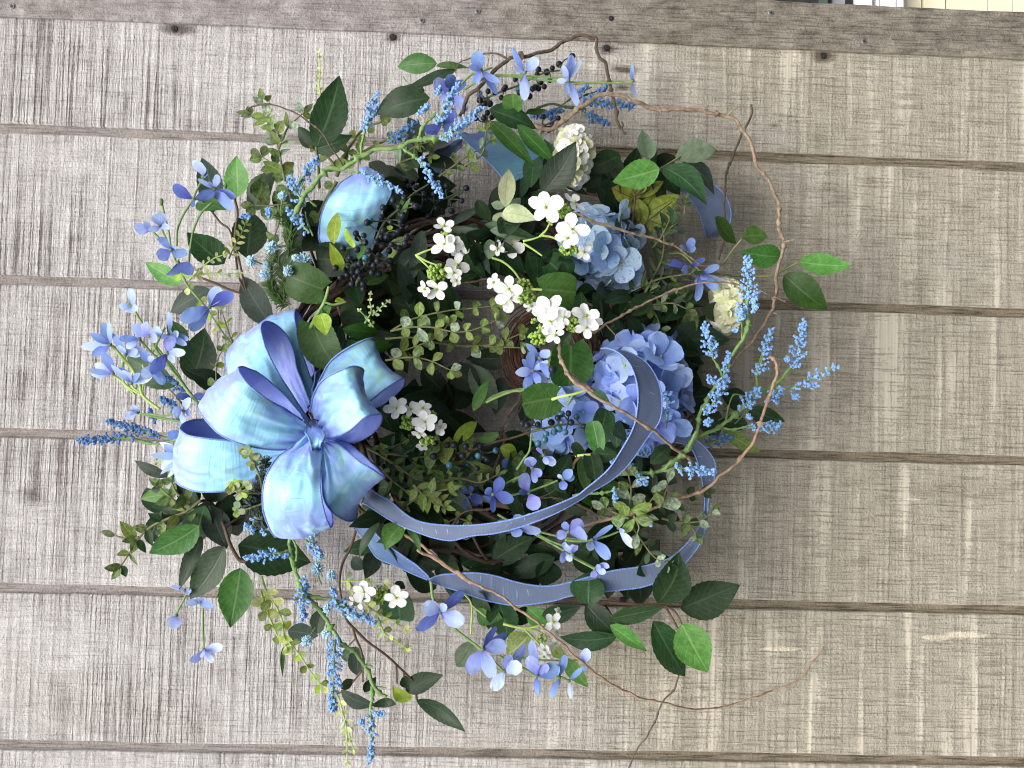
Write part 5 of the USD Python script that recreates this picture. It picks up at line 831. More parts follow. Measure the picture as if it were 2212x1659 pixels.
blooms('blue star flowers with narrow petals on lime stems at the far left', D, [
    (372, 735, [(138, 750, 78, 'p'), (225, 822, 78, 'm'), (310, 560, 84, 'm'), (365, 550, 60, 'l'), (215, 640, 60, 'm'), (240, 668, 105, 'l')]),
    (392, 962, [(200, 930, 50, 'l'), (222, 970, 60, 'l'), (250, 885, 95, 'l'), (312, 782, 84, 'm'), (385, 885, 60, 'm')]),
    (490, 812, [(382, 640, 60, 'm'), (440, 735, 66, 'l'), (640, 765, 95, 'p'), (585, 770, 76, 'l'), (600, 668, 66, 'm')]),
    (538, 1035, [(442, 912, 66, 'm'), (470, 932, 76, 'l'), (610, 960, 66, 'm'), (378, 890, 46, 'l'), (702, 985, 64, 'p')])],
    [([(390, 745), (470, 840), (540, 920), (600, 1040), (625, 1130), (690, 1190), (760, 1240)], .0016, 'stem_lime'), ([(400, 975), (450, 1010), (530, 1080), (620, 1130)], .0012, 'stem_lime'), ([(535, 1040), (560, 1080), (610, 1110)], .0010, 'stem_lime'), ([(490, 820), (470, 900), (480, 1040), (560, 1120)], .0010, 'stem_lime'), ([(625, 890), (645, 960), (630, 1060), (620, 1130)], .0010, 'stem_lime')], .085, shape='star', name='blue_star_flower_spray')
blooms('crowded blue and violet petals on two stems left of the upper bow loop', D, [
    (680, 668, [(545, 592, 120, 'v'), (640, 558, 110, 'v'), (765, 610, 100, 'l'), (742, 692, 95, 'v')]),
    (600, 690, [(445, 690, 80, 'm'), (500, 760, 70, 'l')]),
    (832, 655, [(830, 478, 66, 'l'), (985, 690, 66, 'm'), (970, 735, 66, 'l'), (905, 650, 70, 'p'), (780, 690, 66, 'l'), (850, 620, 40, 'l')]),
    (820, 800, [(850, 665, 120, 'v'), (695, 960, 120, 'd'), (958, 792, 84, 'l'), (880, 870, 60, 'l')]),
    (690, 890, [(620, 780, 84, 'm'), (640, 1000, 110, 'l'), (790, 1045, 90, 'm'), (745, 950, 90, 'v'), (690, 820, 60, 'l')])],
    [([(690, 680), (740, 790), (820, 880), (900, 990), (990, 1110), (1060, 1190)], .0015), ([(600, 690), (690, 790), (770, 860), (830, 900)],), ([(700, 800), (760, 680), (800, 600)],)], .092)
blooms('violet blue petals tucked at the left edge of the front bow loop', D, [(1010, 1145, [(895, 1128, 76, 'd'), (1128, 1135, 84, 'd'), (960, 1175, 70, 'd')]), (945, 1250, [(1005, 1155, 84, 'l'), (858, 1262, 96, 'l'), (1005, 1280, 84, 'm'), (945, 1350, 70, 'l')]), (915, 1400, [(828, 1462, 90, 'm'), (938, 1345, 66, 'm')])], [([(930, 1250), (800, 1290), (700, 1280), (600, 1275)],), ([(1010, 1150), (1060, 1200)],)], .08)
blooms('small pale cup flower left of the front bow loop on a level green stem', D, [(590, 1265, [(488, 1302, 90, 'l'), (545, 1203, 66, 'p'), (530, 1262, 80, 'l'), (580, 1210, 50, 'l')])], [([(590, 1270), (700, 1295), (840, 1320), (950, 1340)],), ([(610, 1275), (760, 1310), (900, 1335)],)], .065)
blooms('large pale blue star flower half behind the left bow loop', G, [(935, 140, [(685, 122, 62, 'p'), (757, 25, 70, 'p'), (795, 38, 86, 'm'), (770, 235, 96, 'p'), (765, 275, 40, 'l'), (905, 0, 66, 'l'), (820, 300, 50, 'l')])], [([(725, 180), (820, 140), (900, 118)], .0005, 'stem_lime'), ([(730, 208), (830, 160), (910, 130)], .0005, 'stem_lime'), ([(735, 172), (840, 130), (910, 116)], .0005, 'stem_lime')], .082, shape='star', name='blue_star_flower_spray')
blooms('small blue flowers dangling on thin stems at the lower left under the dark leaves', G, [(955, 1185, [(848, 1150, 60, 'l'), (1003, 1200, 66, 'v'), (930, 1180, 50, 'l')]), (1080, 1282, [(968, 1278, 66, 'l'), (1175, 1312, 76, 'm'), (1040, 1250, 56, 'l'), (1085, 1240, 56, 'm')]), (890, 1380, [(855, 1482, 128, 'l')]), (1105, 1650, [(1005, 1745, 84, 'v'), (1250, 1625, 90, 'l'), (1180, 1745, 60, 'l'), (1100, 1700, 70, 'v')])],
    [([(975, 1200), (930, 1290), (870, 1400)],), ([(1100, 1290), (1098, 1450), (1105, 1650)],)], .05)
blooms('row of blue blossoms along a green stem at the very top', B, [
    (1310, 425, [(1280, 280, 140, 'm'), (1450, 535, 90, 'm'), (1212, 400, 66, 'm'), (1262, 530, 84, 'm'), (1435, 612, 64, 'd')]),
    (1655, 445, [(1558, 255, 60, 'm'), (1752, 335, 105, 'l'), (1648, 662, 100, 'l'), (1570, 395, 76, 'l')]),
    (1995, 505, [(2022, 310, 92, 'm'), (1905, 510, 66, 'p'), (1980, 615, 66, 'l'), (2065, 705, 76, 'v'), (2092, 350, 56, 'p'), (1950, 390, 60, 'l')]),
    (2500, 510, [(2495, 385, 40, 'm'), (2530, 630, 56, 'l'), (2480, 450, 40, 'l')])],
    [([(1150, 540), (1240, 460), (1330, 430), (1400, 405)],), ([(1240, 540), (1400, 470), (1640, 470), (1900, 490), (2000, 510)],), ([(1180, 580), (1330, 490), (1500, 470), (1700, 495), (2000, 520), (2300, 527), (2490, 525)],)], .078)
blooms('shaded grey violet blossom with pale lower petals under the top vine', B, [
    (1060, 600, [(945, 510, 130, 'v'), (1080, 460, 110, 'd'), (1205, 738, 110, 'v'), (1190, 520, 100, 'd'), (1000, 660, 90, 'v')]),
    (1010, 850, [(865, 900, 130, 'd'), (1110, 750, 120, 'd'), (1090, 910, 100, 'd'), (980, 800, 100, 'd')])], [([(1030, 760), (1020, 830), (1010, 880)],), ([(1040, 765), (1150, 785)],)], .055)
blooms('pointed blue star flower just left of the big hydrangea in the middle', E, [(1715, 1430, [(1578, 1445, 80, 'l'), (1632, 1338, 56, 'm'), (1695, 1275, 80, 'm'), (1808, 1340, 76, 'm'), (1835, 1532, 90, 'l'), (1655, 1595, 84, 'm'), (1770, 1540, 66, 'm'), (1838, 1350, 60, 'l')]), (1770, 1330, [(1662, 1215, 54, 'm'), (1848, 1268, 80, 'l'), (1840, 1490, 66, 'm'), (1740, 1290, 60, 'm')])],
    [([(1700, 1460), (1640, 1580), (1560, 1590), (1430, 1640), (1350, 1680)], .0012)], .095, shape='star', name='blue_star_flower_spray')
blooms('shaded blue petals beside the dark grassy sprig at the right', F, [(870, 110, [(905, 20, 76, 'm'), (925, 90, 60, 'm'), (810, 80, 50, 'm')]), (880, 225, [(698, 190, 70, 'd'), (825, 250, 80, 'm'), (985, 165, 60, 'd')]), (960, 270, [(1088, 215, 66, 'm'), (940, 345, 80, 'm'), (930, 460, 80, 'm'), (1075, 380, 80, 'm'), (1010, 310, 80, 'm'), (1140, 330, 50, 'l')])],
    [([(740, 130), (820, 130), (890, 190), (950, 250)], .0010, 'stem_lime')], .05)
blooms('violet blue pansy-like blossoms on thin stems inside the lower right of the ring', H, [
    (1685, 915, [(1640, 762, 130, 'v'), (1755, 1038, 150, 'v'), (1610, 900, 60, 'd')]),
    (1405, 925, [(1372, 985, 150, 'd'), (1480, 800, 120, 'd'), (1565, 960, 120, 'd'), (1400, 1062, 66, 'd'), (1350, 880, 90, 'd')]),
    (1710, 715, [(1690, 632, 120, 'v'), (1782, 778, 84, 'v'), (1738, 832, 66, 'v'), (1660, 660, 50, 'v')]),
    (1800, 620, [(1892, 690, 84, 'l'), (1750, 560, 40, 'v'), (1830, 690, 56, 'l')]),
    (1955, 805, [(2022, 730, 95, 'm'), (1950, 888, 84, 'm'), (2042, 785, 76, 'm'), (1912, 770, 40, 'l')])],
    [([(1480, 945), (1600, 920), (1690, 900), (1800, 860), (1910, 815)],), ([(1440, 870), (1560, 810), (1650, 770)],), ([(1590, 730), (1650, 640), (1690, 580), (1705, 450)],)], .085)
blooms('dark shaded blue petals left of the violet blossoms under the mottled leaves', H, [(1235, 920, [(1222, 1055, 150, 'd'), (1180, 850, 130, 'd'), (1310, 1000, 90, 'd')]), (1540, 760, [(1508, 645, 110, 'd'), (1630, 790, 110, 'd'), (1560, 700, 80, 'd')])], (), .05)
blooms('purple blue blossoms hanging below the curling ribbon tail', H, [
    (1600, 1175, [(1440, 1140, 70, 'm'), (1590, 1258, 120, 'm'), (1778, 1215, 95, 'v'), (1610, 1080, 110, 'm'), (1700, 1075, 50, 'v'), (1520, 1200, 80, 'm')]),
    (1995, 1215, [(1905, 1262, 110, 'v'), (2140, 1250, 150, 'v'), (2105, 1135, 130, 'v'), (1960, 1140, 80, 'm')]),
    (1962, 1360, [(2055, 1335, 70, 'v'), (1940, 1458, 70, 'v'), (1990, 1440, 50, 'v'), (1975, 1300, 60, 'v')])],
    [([(1440, 1080), (1580, 1160), (1740, 1240), (1900, 1330), (2050, 1420), (2200, 1500)], .0012), ([(1640, 1180), (1780, 1220), (1960, 1260), (2160, 1285)], .0012), ([(1760, 1240), (1860, 1290), (1950, 1325)], .0012)], .07)
blooms('lilac blue blossoms beside the mottled sprig at the lower right end', I, [(215, 790, [(375, 675, 56, 'm'), (350, 935, 120, 'm'), (190, 870, 84, 'l'), (250, 780, 60, 'm')]), (420, 695, [(548, 848, 84, 'p'), (402, 640, 40, 'm'), (470, 720, 50, 'v')]), (610, 610, [(685, 685, 50, 'm'), (570, 575, 30, 'm')]), (60, 900, [(0, 820, 60, 'l'), (85, 830, 70, 'v'), (20, 950, 70, 'l')])], [([(0, 790), (100, 800), (210, 790), (330, 760), (420, 725)],)], .08)
blooms('single violet blue blossom lying over the lower ribbon tail', I, [(235, 1015, [(345, 990, 70, 'v'), (225, 1082, 64, 'v'), (320, 1045, 64, 'l'), (280, 990, 50, 'v')])], [([(25, 900), (100, 945), (235, 1018)],)], .085)
blooms('lowest row of periwinkle blossoms on one green stem at the bottom', K, [
    (190, 368, [(88, 330, 110, 'l', .006), (328, 248, 76, 'd', -.008), (325, 440, 120, 'l'), (58, 480, 90, 'd', -.008), (225, 325, 60, 'l')]),
    (440, 590, [(358, 728, 115, 'v'), (578, 560, 105, 'v'), (520, 458, 60, 'd', -.006), (580, 500, 76, 'd', -.006), (500, 755, 100, 'l')]),
    (570, 720, [(498, 828, 90, 'p'), (668, 680, 100, 'p'), (692, 565, 100, 'v', -.006), (600, 620, 70, 'v')]),
    (758, 745, [(715, 630, 95, 'v'), (762, 858, 50, 'm'), (888, 690, 110, 'm'), (725, 540, 66, 'v', -.006), (822, 680, 70, 'v')]),
    (890, 755, [(840, 872, 50, 'm'), (925, 625, 64, 'm'), (880, 800, 40, 'l')]), (945, 775, [(1022, 702, 40, 'm'), (960, 880, 34, 'p')]), (1032, 675, [(1055, 585, 76, 'l'), (1042, 720, 40, 'l')])],
    [([(135, 190), (150, 300), (190, 370), (260, 455), (340, 520), (430, 590), (560, 715)], .0014), ([(540, 630), (700, 712), (760, 745), (890, 750), (950, 775)], .0012), ([(560, 625), (750, 650), (950, 655), (1030, 650)], .0008)], .07)

# ---------------------------------------------------------------- hydrangeas, snowballs, white lace caps
def head(lab, fr, cx, cy, rx, ry, h, dome, n, R, mats, seed, name, extra=(), lift=.0):
    th = Thing(name, lab, 'flower', P(fr, cx, cy, h)); c = P(fr, cx, cy, h); a, b = size(fr, rx, h), size(fr, ry, h); g = random.Random(seed)
    th.part('core', ball(c - [0, 0, dome * .35], 1, 2, (a * .75, b * .75, dome * .9)), 'calyx')
    for k in range(n):
        z = 1 - (k + .5) / n * 1.02; t = k * 2.39996 + seed; q = math.sqrt(max(0, 1 - z * z))
        d = np.array([q * math.cos(t), q * math.sin(t), z]); p = c + d * [a * .86, b * .86, dome] + [g.gauss(0, .003), g.gauss(0, .003), g.uniform(-.009, .006)]
        if p[2] < .012: continue
        nr = unit(d / [a, b, dome] * a + np.array([g.gauss(0, .36), g.gauss(0, .36), .2]))
        floret(th, p, nr, R * g.uniform(.78, 1.15), g.choice(mats), 4, g.random() * 7, g.uniform(.08, .3), 1.05)
    return th
head('large periwinkle blue hydrangea head behind the curling ribbon tail', O, 1374, 838, 98, 124, .055, .050, 46, .0176, ('hyd_peri', 'hyd_peri', 'hyd_pale', 'hyd_peri', 'petal_m'), 3, 'hydrangea')
head('blue hydrangea florets spreading lower left of the large hydrangea head', O, 1228, 895, 70, 70, .05, .035, 18, .0185, ('hyd_peri', 'petal_m', 'hyd_pale'), 8, 'hydrangea')
head('pale steel blue speckled hydrangea head near the top right florets', O, 1296, 540, 84, 98, .045, .036, 34, .0150, ('hyd_teal', 'hyd_ice', 'hyd_ice', 'hyd_ice', 'hyd_pale'), 5, 'hydrangea')
def snow(lab, fr, cx, cy, rx, ry, h, n, R, seed, ang=0):
    th = Thing('snowball_flower', lab, 'flower', P(fr, cx, cy, h)); c = P(fr, cx, cy, h); a, b = size(fr, rx, h), size(fr, ry, h)
    th.part('core', ball(c - [0, 0, .004], 1, 2, (a * .8, b * .8, .016)), 'bud_lime')
    for k in range(n):
        z = 1 - (k + .5) / n; t = k * 2.39996 + seed; q = math.sqrt(1 - z * z); d = np.array([q * math.cos(t), q * math.sin(t), z]); p = c + d * [a, b, .02]
        floret(th, p, d + np.array([0, 0, .3]), R, 'petal_w' if rng.random() < .3 else 'petal_c', 5, None, .2, .95, re=.0007)
snow('cream and lime snowball flower between the dark pointed leaf and upper right leaves', O, 1238, 338, 34, 60, .055, 34, .0082, 1)
snow('cream white snowball flower behind the tallest blue spike on the right', F, 1130, 500, 90, 165, .045, 24, .0095, 2)
def lace(lab, fr, flo, buds, h, stems=(), name='white_floret_cluster', pet='petal_w'):
    th = Thing(name, lab, 'flower', P(fr, flo[0][0], flo[0][1], h))
    for q in flo:
        x, y, r, tx, ty = q[:5]; hh = h + (q[5] if len(q) > 5 else rng.uniform(0, .010))
        floret(th, P(fr, x, y, hh), np.array([tx, -ty, 1.0]), size(fr, r * .90, hh), pet, 4 if rng.random() < .5 else 5, None, .12, .74)
    for q in buds: bud_cluster(th, fr, *q[:2], h - .002, *q[2:5])
    for q in stems: stem(th, fr, q, .0010, 'stem_lime', h=h - .008)
lace('white florets with lime bud clusters at the top centre, largest bright group', E, [(1815, 150, 155, -.2, .1), (2040, 110, 115, .6, -.5), (2020, 320, 150, 0, .1), (1985, 390, 100, -.2, .5), (2110, 500, 80, .3, .4)], [(1965, 190, 62, 55, 60), (1850, 275, 28, 28, 16), (2000, 480, 75, 50, 60), (2110, 300, 26, 20, 10)], .10, [[(1770, 380), (1820, 330), (1850, 270)], [(1780, 370), (1870, 385), (1950, 430)], [(1640, 430), (1720, 480), (1790, 530)], [(1640, 415), (1710, 400), (1770, 380)]])
lace('white florets with lime buds left of the opening, three tiers', E, [(1015, 300, 95, .2, -.7), (1020, 440, 130, -.2, -.3), (1100, 440, 80, .7, -.1), (1120, 600, 115, .5, .3), (1090, 660, 75, .2, .6), (1110, 720, 60, .4, .5), (960, 790, 110, -.2, .8), (870, 790, 75, -.8, .4), (1130, 510, 70, .6, .2, -.008)], [(985, 665, 95, 70, 90), (1040, 365, 50, 30, 26), (940, 700, 40, 40, 20), (1110, 650, 40, 40, 24)], .10, [[(795, 530), (860, 500), (940, 470)], [(800, 525), (880, 570), (960, 600)], [(810, 535), (870, 590), (920, 640)]])
lace('small half hidden white florets between the two upper clusters', E, [(1185, 430, 90, .4, -.3), (1545, 440, 125, .1, .1), (1440, 470, 75, -.6, .3)], [(1230, 470, 30, 20, 10)], .07, [[(1160, 470), (1250, 500), (1390, 540)], [(1300, 430), (1380, 410), (1450, 420)]])
lace('pair of clean white four-petalled florets above the lower right florets', E, [(1525, 790, 130, -.1, -.1), (1535, 860, 135, .1, .5, -.002), (1410, 740, 80, -.8, -.2), (1700, 920, 70, .1, .8, -.004)], [(1650, 770, 60, 60, 45), (1660, 860, 70, 55, 45)], .095, [[(1395, 545), (1480, 575), (1560, 640), (1620, 720), (1690, 800), (1760, 870)]])
lace('biggest white florets at the right rim of the opening above the nest', E, [(1850, 960, 155, -.2, -.2), (1850, 1040, 135, -.1, .4, .004), (1955, 1010, 90, .5, .1), (1890, 1150, 95, .1, .7), (2130, 1000, 130, .3, -.3), (2130, 1090, 110, .1, .4), (2190, 1040, 90, .7, 0, -.006)], [(1760, 1170, 75, 55, 46), (1725, 1040, 24, 20, 8), (2030, 1060, 60, 75, 60), (1800, 1110, 50, 50, 30)], .10, [[(2040, 1000), (2030, 1060), (2000, 1110)]])
lace('white floret cluster tucked at the right of the bow', H, [(650, 250, 110, -.3, -.3), (760, 260, 80, .1, -.4), (850, 250, 85, .2, -.5), (870, 355, 110, 0, .1), (985, 400, 75, .7, .1), (825, 440, 70, -.2, .6), (850, 540, 60, -.1, .9, -.012)], [(730, 360, 60, 60, 50), (900, 500, 60, 36, 40), (925, 295, 36, 24, 14)], .085)
lace('low creamy white florets with a green bud cluster at the bottom left', J, [(1375, 210, 105, -.1, .2), (1320, 290, 80, -.5, .6, -.01), (1625, 258, 105, .2, .1), (1440, 260, 60, .3, .3)], [(1500, 235, 62, 75, 70)], .06)
lace('white florets seen from the side at the bottom between leaves and blue petals', K, [(850, 430, 66, .5, -.2), (870, 490, 60, 1.2, 0), (805, 590, 50, -.9, .6), (860, 555, 50, .9, .4), (880, 365, 30, .8, -.9), (800, 630, 40, -.3, 1.2)], [(790, 530, 30, 30, 10)], .055, [[(700, 470), (760, 480), (830, 520)], [(720, 500), (780, 570), (810, 600)]])

# ---------------------------------------------------------------- blue flocked spikes
def spikes(lab, fr, rows, stems, h=.07, name='spike_flower_branch', mat='bud_blue'):
    th = Thing(name, lab, 'flower spikes', P(fr, rows[0][0], rows[0][1], h))
    for r in rows: spike(th, fr, *r[:4], h + (r[5] if len(r) > 5 else rng.uniform(-.004, .006)), r[4], mat=(r[6] if len(r) > 6 else mat), dens=(r[7] if len(r) > 7 else 1.0))
    for q in stems: stem(th, fr, q[0], q[1] * .74, q[2] if len(q) > 2 else 'stem_green', h=h - .003, taper=.8, knots=len(q[0]))
    return th
spikes('knotted green branch with six blue spikes crossing the upper left of the wreath', B, [(400, 900, 500, 590, 75), (960, 850, 1140, 520, 70), (830, 770, 900, 700, 30), (1000, 980, 1335, 720, 85), (590, 1000, 830, 820, 60, -.012, 'bud_deep'), (830, 1110, 1010, 1425, 60), (380, 1230, 690, 1380, 60), (960, 620, 1000, 560, 40)],
       [([(0, 1330), (60, 1240), (130, 1195), (220, 1195), (300, 1150), (370, 1100), (500, 1055), (690, 1030), (740, 985), (820, 965), (940, 965), (1030, 935), (1100, 890)], .0024), ([(370, 1100), (370, 1030), (385, 960), (400, 890)], .0014), ([(690, 1030), (740, 1070), (800, 1110), (850, 1180)], .0014), ([(820, 965), (830, 910), (880, 830), (960, 760)], .0016), ([(220, 1195), (300, 1220), (390, 1240)], .0010), ([(0, 1330), (-60, 1400), (-150, 1560)], .0026)], .085)
spikes('short blue spikes left of the teal loop, stacked one above another', A, [(1850, 1060, 2005, 865, 80), (1900, 1250, 1765, 1010, 80), (1930, 1450, 1770, 1280, 75), (1470, 1320, 1395, 1325, 36, -.01), (1620, 1330, 1610, 1260, 26)], [([(1990, 1250), (1920, 1180), (1880, 1090), (1860, 1040)], .0011), ([(1960, 1480), (1930, 1400), (1900, 1290)], .0010)], .075)
spikes('darker blue spikes lying behind the drooping vine end at the top right', C, [(110, 640, 300, 500, 60), (200, 610, 490, 640, 60), (130, 690, 315, 760, 60), (90, 560, 160, 490, 34)], [([(-300, 700), (-200, 660), (-100, 620), (0, 640), (80, 650), (150, 660)], .0016, 'stem_dark'), ([(60, 610), (150, 560), (230, 530)], .0010, 'stem_dark'), ([(60, 640), (120, 670), (180, 710)], .0009, 'stem_dark')], .045, mat='bud_deep')
spikes('faint dark blue spikes behind the thin green stem near the top', B, [(1900, 800, 1700, 780, 50), (1800, 770, 1950, 740, 40), (1310, 660, 1300, 600, 24)], [([(1750, 780), (1900, 730), (2000, 660), (2100, 590), (2180, 560)], .0012, 'stem_olive')], .03, mat='bud_deep')
spikes('loose blue spikes pointing left at the far left edge of the wreath', D, [(560, 1460, 112, 1490, 66), (760, 1450, 345, 1330, 66), (890, 1220, 765, 1150, 50), (960, 1090, 760, 960, 66), (720, 1350, 680, 1240, 26), (900, 1330, 860, 1180, 40)], [([(440, 1440), (560, 1470), (650, 1500), (760, 1512), (850, 1485), (920, 1450)], .0016), ([(600, 1400), (740, 1435), (830, 1460)], .0012), ([(830, 1080), (900, 1160), (960, 1230)], .0010, 'stem_olive')], .06, mat='bud_deep')
spikes('drooping green branch with blue spikes hanging at the bottom left, lowest spike farthest down', J, [(890, 170, 905, 435, 76), (1110, 290, 1472, 458, 76), (1150, 570, 1128, 1145, 105, .004, 'bud_blue', 1.1), (1430, 1150, 1428, 1560, 72, 0, 'bud_blue', .6), (1140, 260, 1140, 185, 36), (1470, 1180, 1535, 1158, 24), (1370, 1240, 1345, 1220, 22)],
       [([(795, -80), (815, 0), (850, 100), (920, 230), (1000, 320), (1050, 400), (1130, 512), (1190, 600), (1290, 680), (1380, 780), (1430, 900), (1500, 1000), (1556, 1036)], .0024), ([(920, 230), (1050, 262), (1180, 290), (1300, 370), (1420, 440)], .0016), ([(1440, 950), (1440, 1050), (1434, 1150)], .0020), ([(1380, 790), (1445, 798)], .0012), ([(1450, 945), (1555, 968)], .0008), ([(1130, 512), (1160, 560), (1150, 640)], .0010)], .07)
spikes('small blue spikes just under the lower bow loop on the left', G, [(1700, 890, 1430, 935, 76), (1770, 905, 1735, 915, 20), (1900, 790, 2030, 905, 76), (1500, 610, 1480, 740, 36), (1560, 640, 1580, 750, 40), (1880, 1080, 1920, 1180, 36), (1450, 660, 1430, 700, 30)], [([(1800, 860), (1740, 880), (1680, 890)], .0012), ([(1770, 740), (1780, 860), (1800, 960), (1830, 1040)], .0018), ([(1790, 760), (1830, 860), (1820, 980)], .0012)], .07)
spikes('tall branch of light blue spikes rising in front of the wall on the right', F, [(1290, 560, 1292, 150, 90), (1340, 540, 1345, 400, 50), (1230, 610, 1240, 520, 50), (1200, 680, 1200, 665, 20), (1050, 880, 985, 620, 75), (1130, 970, 1160, 830, 40), (1090, 1060, 1010, 1000, 50), (1000, 1270, 1130, 1030, 85), (1150, 1020, 1130, 1000, 24), (990, 1340, 1030, 1300, 30)],
       [([(690, 1640), (800, 1580), (880, 1480), (940, 1360), (960, 1250), (1020, 1140), (1080, 1040), (1150, 935), (1180, 845), (1255, 740), (1290, 655), (1280, 560), (1285, 440)], .0022), ([(1110, 995), (1080, 920), (1050, 860)], .0013), ([(1250, 740), (1245, 640), (1235, 590)], .0010), ([(1290, 655), (1318, 622)], .0010), ([(960, 1330), (930, 1300)], .0009)], .08)
spikes('wide branch of light blue spikes reaching farthest right over bare wall', F, [(1620, 940, 1690, 600, 80), (1355, 990, 1460, 655, 76, .006, 'bud_blue', .8), (1235, 1240, 1375, 1080, 80), (1410, 1180, 1535, 1075, 66), (1590, 1085, 1930, 915, 76, .004, 'bud_blue', .6), (1300, 1355, 1520, 1340, 80), (985, 1470, 1175, 1415, 76, -.02, 'bud_deep'), (1580, 890, 1570, 865, 24), (1600, 1110, 1640, 1150, 34), (1690, 1060, 1780, 1055, 30), (1285, 1260, 1310, 1290, 24), (1470, 1100, 1505, 1180, 40)],
       [([(690, 1640), (790, 1590), (880, 1490), (1000, 1400), (1120, 1315), (1230, 1245), (1350, 1130), (1480, 1040), (1580, 950), (1620, 905)], .0024), ([(1340, 1120), (1355, 1050), (1355, 960), (1400, 800)], .0016), ([(1120, 1360), (1200, 1365), (1300, 1350)], .0013), ([(1480, 1040), (1540, 1075), (1600, 1070), (1720, 1020)], .0010), ([(1130, 1320), (1180, 1130), (1270, 1135)], .0009)], .06)
spikes('dark blue spike standing against the right side of the big hydrangea', F, [(720, 1300, 732, 1105, 80)], [([(715, 1360), (720, 1290)], .0010, 'stem_dark')], .115, mat='bud_deep')
spikes('scattered blue spikes below the hydrangea around the thick green stem end', I, [(860, 220, 1178, 262, 80), (560, 290, 640, 345, 76), (560, 130, 680, 85, 66, -.01, 'bud_deep'), (480, 240, 540, 205, 50, -.01, 'bud_deep'), (400, 200, 370, 165, 36, -.01), (390, 370, 400, 480, 30), (590, 300, 570, 270, 26)], [([(330, 270), (460, 275), (600, 262), (720, 255), (830, 192), (930, 112), (1000, 0), (1030, -60)], .0022), ([(720, 255), (800, 240), (880, 225)], .0012), ([(60, 440), (200, 430), (330, 415), (420, 390)], .0012)], .085)

# ---------------------------------------------------------------- berries
BER = [(440, 255), (418, 268), (330, 355), (345, 390), (392, 370), (402, 425), (340, 480), (230, 470), (170, 625), (225, 575), (285, 545), (210, 700), (300, 750), (385, 750), (365, 705), (325, 690), (530, 225), (545, 152), (605, 265), (680, 262), (690, 310), (545, 330), (575, 385), (530, 380), (640, 460), (715, 430), (590, 490), (560, 520), (600, 570), (550, 612), (510, 672), (470, 605), (405, 550), (430, 490), (270, 620), (330, 600), (380, 640), (440, 580), (500, 570), (622, 95), (672, 145), (710, 75), (800, 142), (700, 212), (635, 370), (660, 340), (490, 420), (262, 680), (240, 640), (480, 650), (350, 655), (390, 790), (300, 655), (455, 660), (510, 520), (360, 590), (610, 440), (540, 450), (730, 380), (670, 470)]
th = Thing('berry_branch', 'big cluster of black blue berries in front of the teal ribbon loop', 'berries', P(E, 450, 500, .085))
berries(th, E, BER, .085, [(450, 640, .08), (380, 610, .078), (300, 620, .08), (480, 440, .08), (560, 350, .08), (600, 440, .078), (570, 250, .078), (660, 180, .076), (380, 440, .08), (520, 560, .08)], 26, .10)
stem(th, E, [(330, 760, .07), (380, 640, .078), (440, 520, .08), (490, 400, .08), (560, 260, .078), (660, 170, .076), (760, 60, .07), (900, -30, .066)], .0013, 'stem_dark')
th = Thing('berry_branch', 'black berries half hidden behind the descending blue spike above the opening', 'berries', P(B, 900, 1450, .05))
berries(th, B, [(722, 1290), (738, 1342), (842, 1370), (862, 1402), (800, 1345), (922, 1450), (900, 1570), (962, 1510), (1065, 1480), (1160, 1450), (1040, 1335), (770, 1300), (750, 1400), (880, 1440), (700, 1360), (1010, 1540), (840, 1500), (940, 1400), (1195, 1350), (1080, 1530), (820, 1290), (990, 1450)], .05, [(850, 1420, .046), (950, 1480, .046), (760, 1340, .046), (1060, 1440, .046)], 25, .12)
stem(th, B, [(640, 1480, .046), (800, 1400, .046), (950, 1450, .046), (1080, 1410, .046), (1190, 1355, .046)], .0010, 'stem_dark')
th = Thing('berry_branch', 'black berries strung out above the green stems at the very top right', 'berries', P(B, 1750, 500, .05))
berries(th, B, [(2025, 318), (1922, 380), (1870, 410), (1826, 442), (1760, 422), (1750, 458), (1742, 560), (1715, 572), (1762, 572), (1806, 556), (1780, 522), (1850, 505), (1690, 632), (1605, 580), (1610, 602), (1490, 576), (1470, 642), (1366, 592), (1420, 602), (1336, 690), (1380, 690), (1300, 660), (1500, 560), (1580, 500)], .05, [(1840, 440, .048), (1760, 540, .048), (1620, 560, .048), (1480, 600, .048), (1370, 640, .048), (1930, 410, .048)], 25, .03)
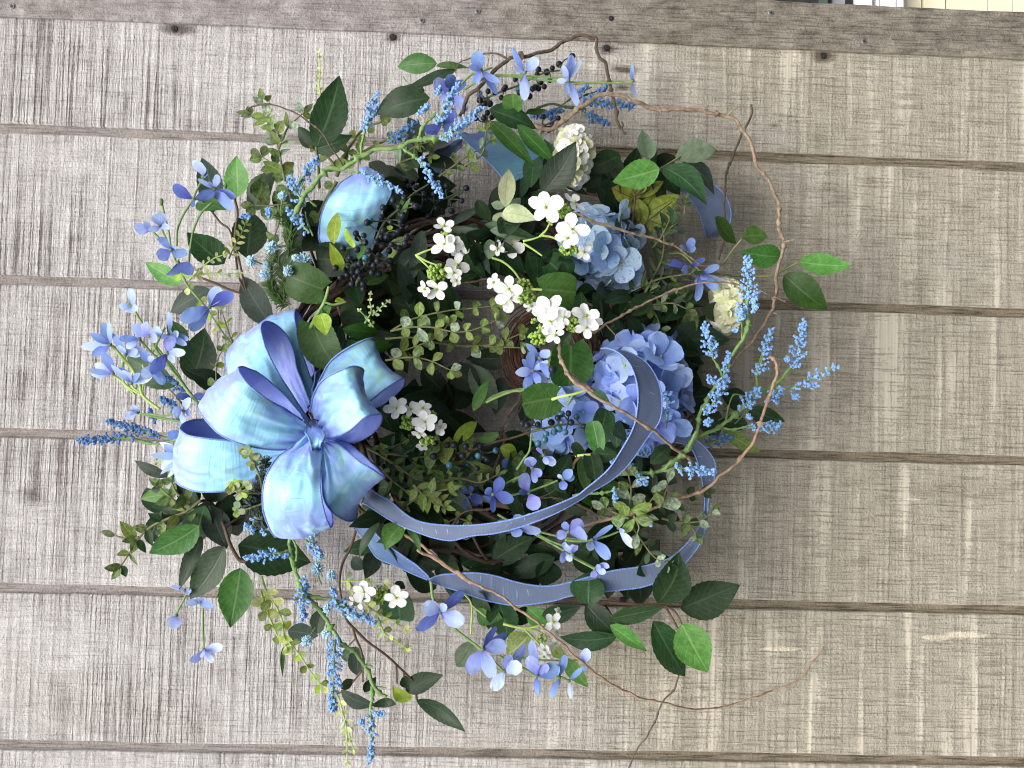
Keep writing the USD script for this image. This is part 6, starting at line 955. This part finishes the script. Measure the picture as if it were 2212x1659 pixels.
stem(th, B, [(1280, 720, .046), (1370, 640, .048), (1480, 590, .048), (1620, 540, .048), (1750, 470, .048), (1840, 440, .048), (1930, 430, .048)], .0011, 'stem_dark')
th = Thing('berry_branch', 'few black berries on a bent twig above the thick vine at the top', 'berries', P(B, 1850, 830, .04))
berries(th, B, [(1916, 802), (1876, 862), (1396, 795), (1332, 800), (1800, 790), (1840, 890), (1360, 760), (1270, 800)], .045, [(1800, 860, .04), (1350, 830, .04)], 24, .0); stem(th, B, [(1740, 860, .04), (1800, 860, .042), (1900, 815, .045)], .0009, 'stem_brown')
th = Thing('berry_branch', 'teal black berries in a row across the lower opening', 'berries', P(H, 1150, 590, .075))
berries(th, H, [(957, 530), (1050, 540), (1096, 537), (1190, 547), (1305, 550), (1425, 580), (940, 626), (1050, 646), (1166, 620), (1286, 622), (1062, 696), (1202, 690), (1280, 720), (1232, 650), (1150, 722), (1356, 650), (1110, 600), (1330, 630)], .075, [(1000, 590, .072), (1110, 610, .072), (1220, 590, .072), (1330, 590, .072), (1180, 660, .072)], 27, .45)
stem(th, H, [(960, 640, .07), (1080, 610, .072), (1220, 585, .072), (1400, 520, .07), (1560, 480, .066), (1710, 430, .066)], .0013, 'stem_brown')
th = Thing('berry_branch', 'black and teal berries over the blue petals left of the big hydrangea', 'berries', P(H, 1850, 400, .095))
berries(th, H, [(1636, 368), (1672, 382), (1780, 320), (1756, 376), (1862, 360), (1912, 325), (1940, 295), (1996, 290), (2060, 315), (2016, 360), (2116, 390), (1880, 436), (1822, 450), (1972, 436), (1922, 410), (1810, 495), (1756, 526)], .095, [(1780, 400, .092), (1880, 390, .092), (1990, 375, .092), (2080, 370, .092), (1800, 460, .09)], 27, .3)
stem(th, H, [(1710, 430, .088), (1800, 410, .092), (1900, 385, .092), (2000, 375, .092), (2110, 380, .092)], .0011, 'stem_dark')
th = Thing('berry_branch', 'single black berries and a bud behind the star flower in the middle', 'berries', P(E, 1870, 1420, .1))
berries(th, E, [(1870, 1418), (1745, 1275), (1790, 1340)], .1, [(1830, 1400, .09), (1760, 1330, .09)], 30, 0)
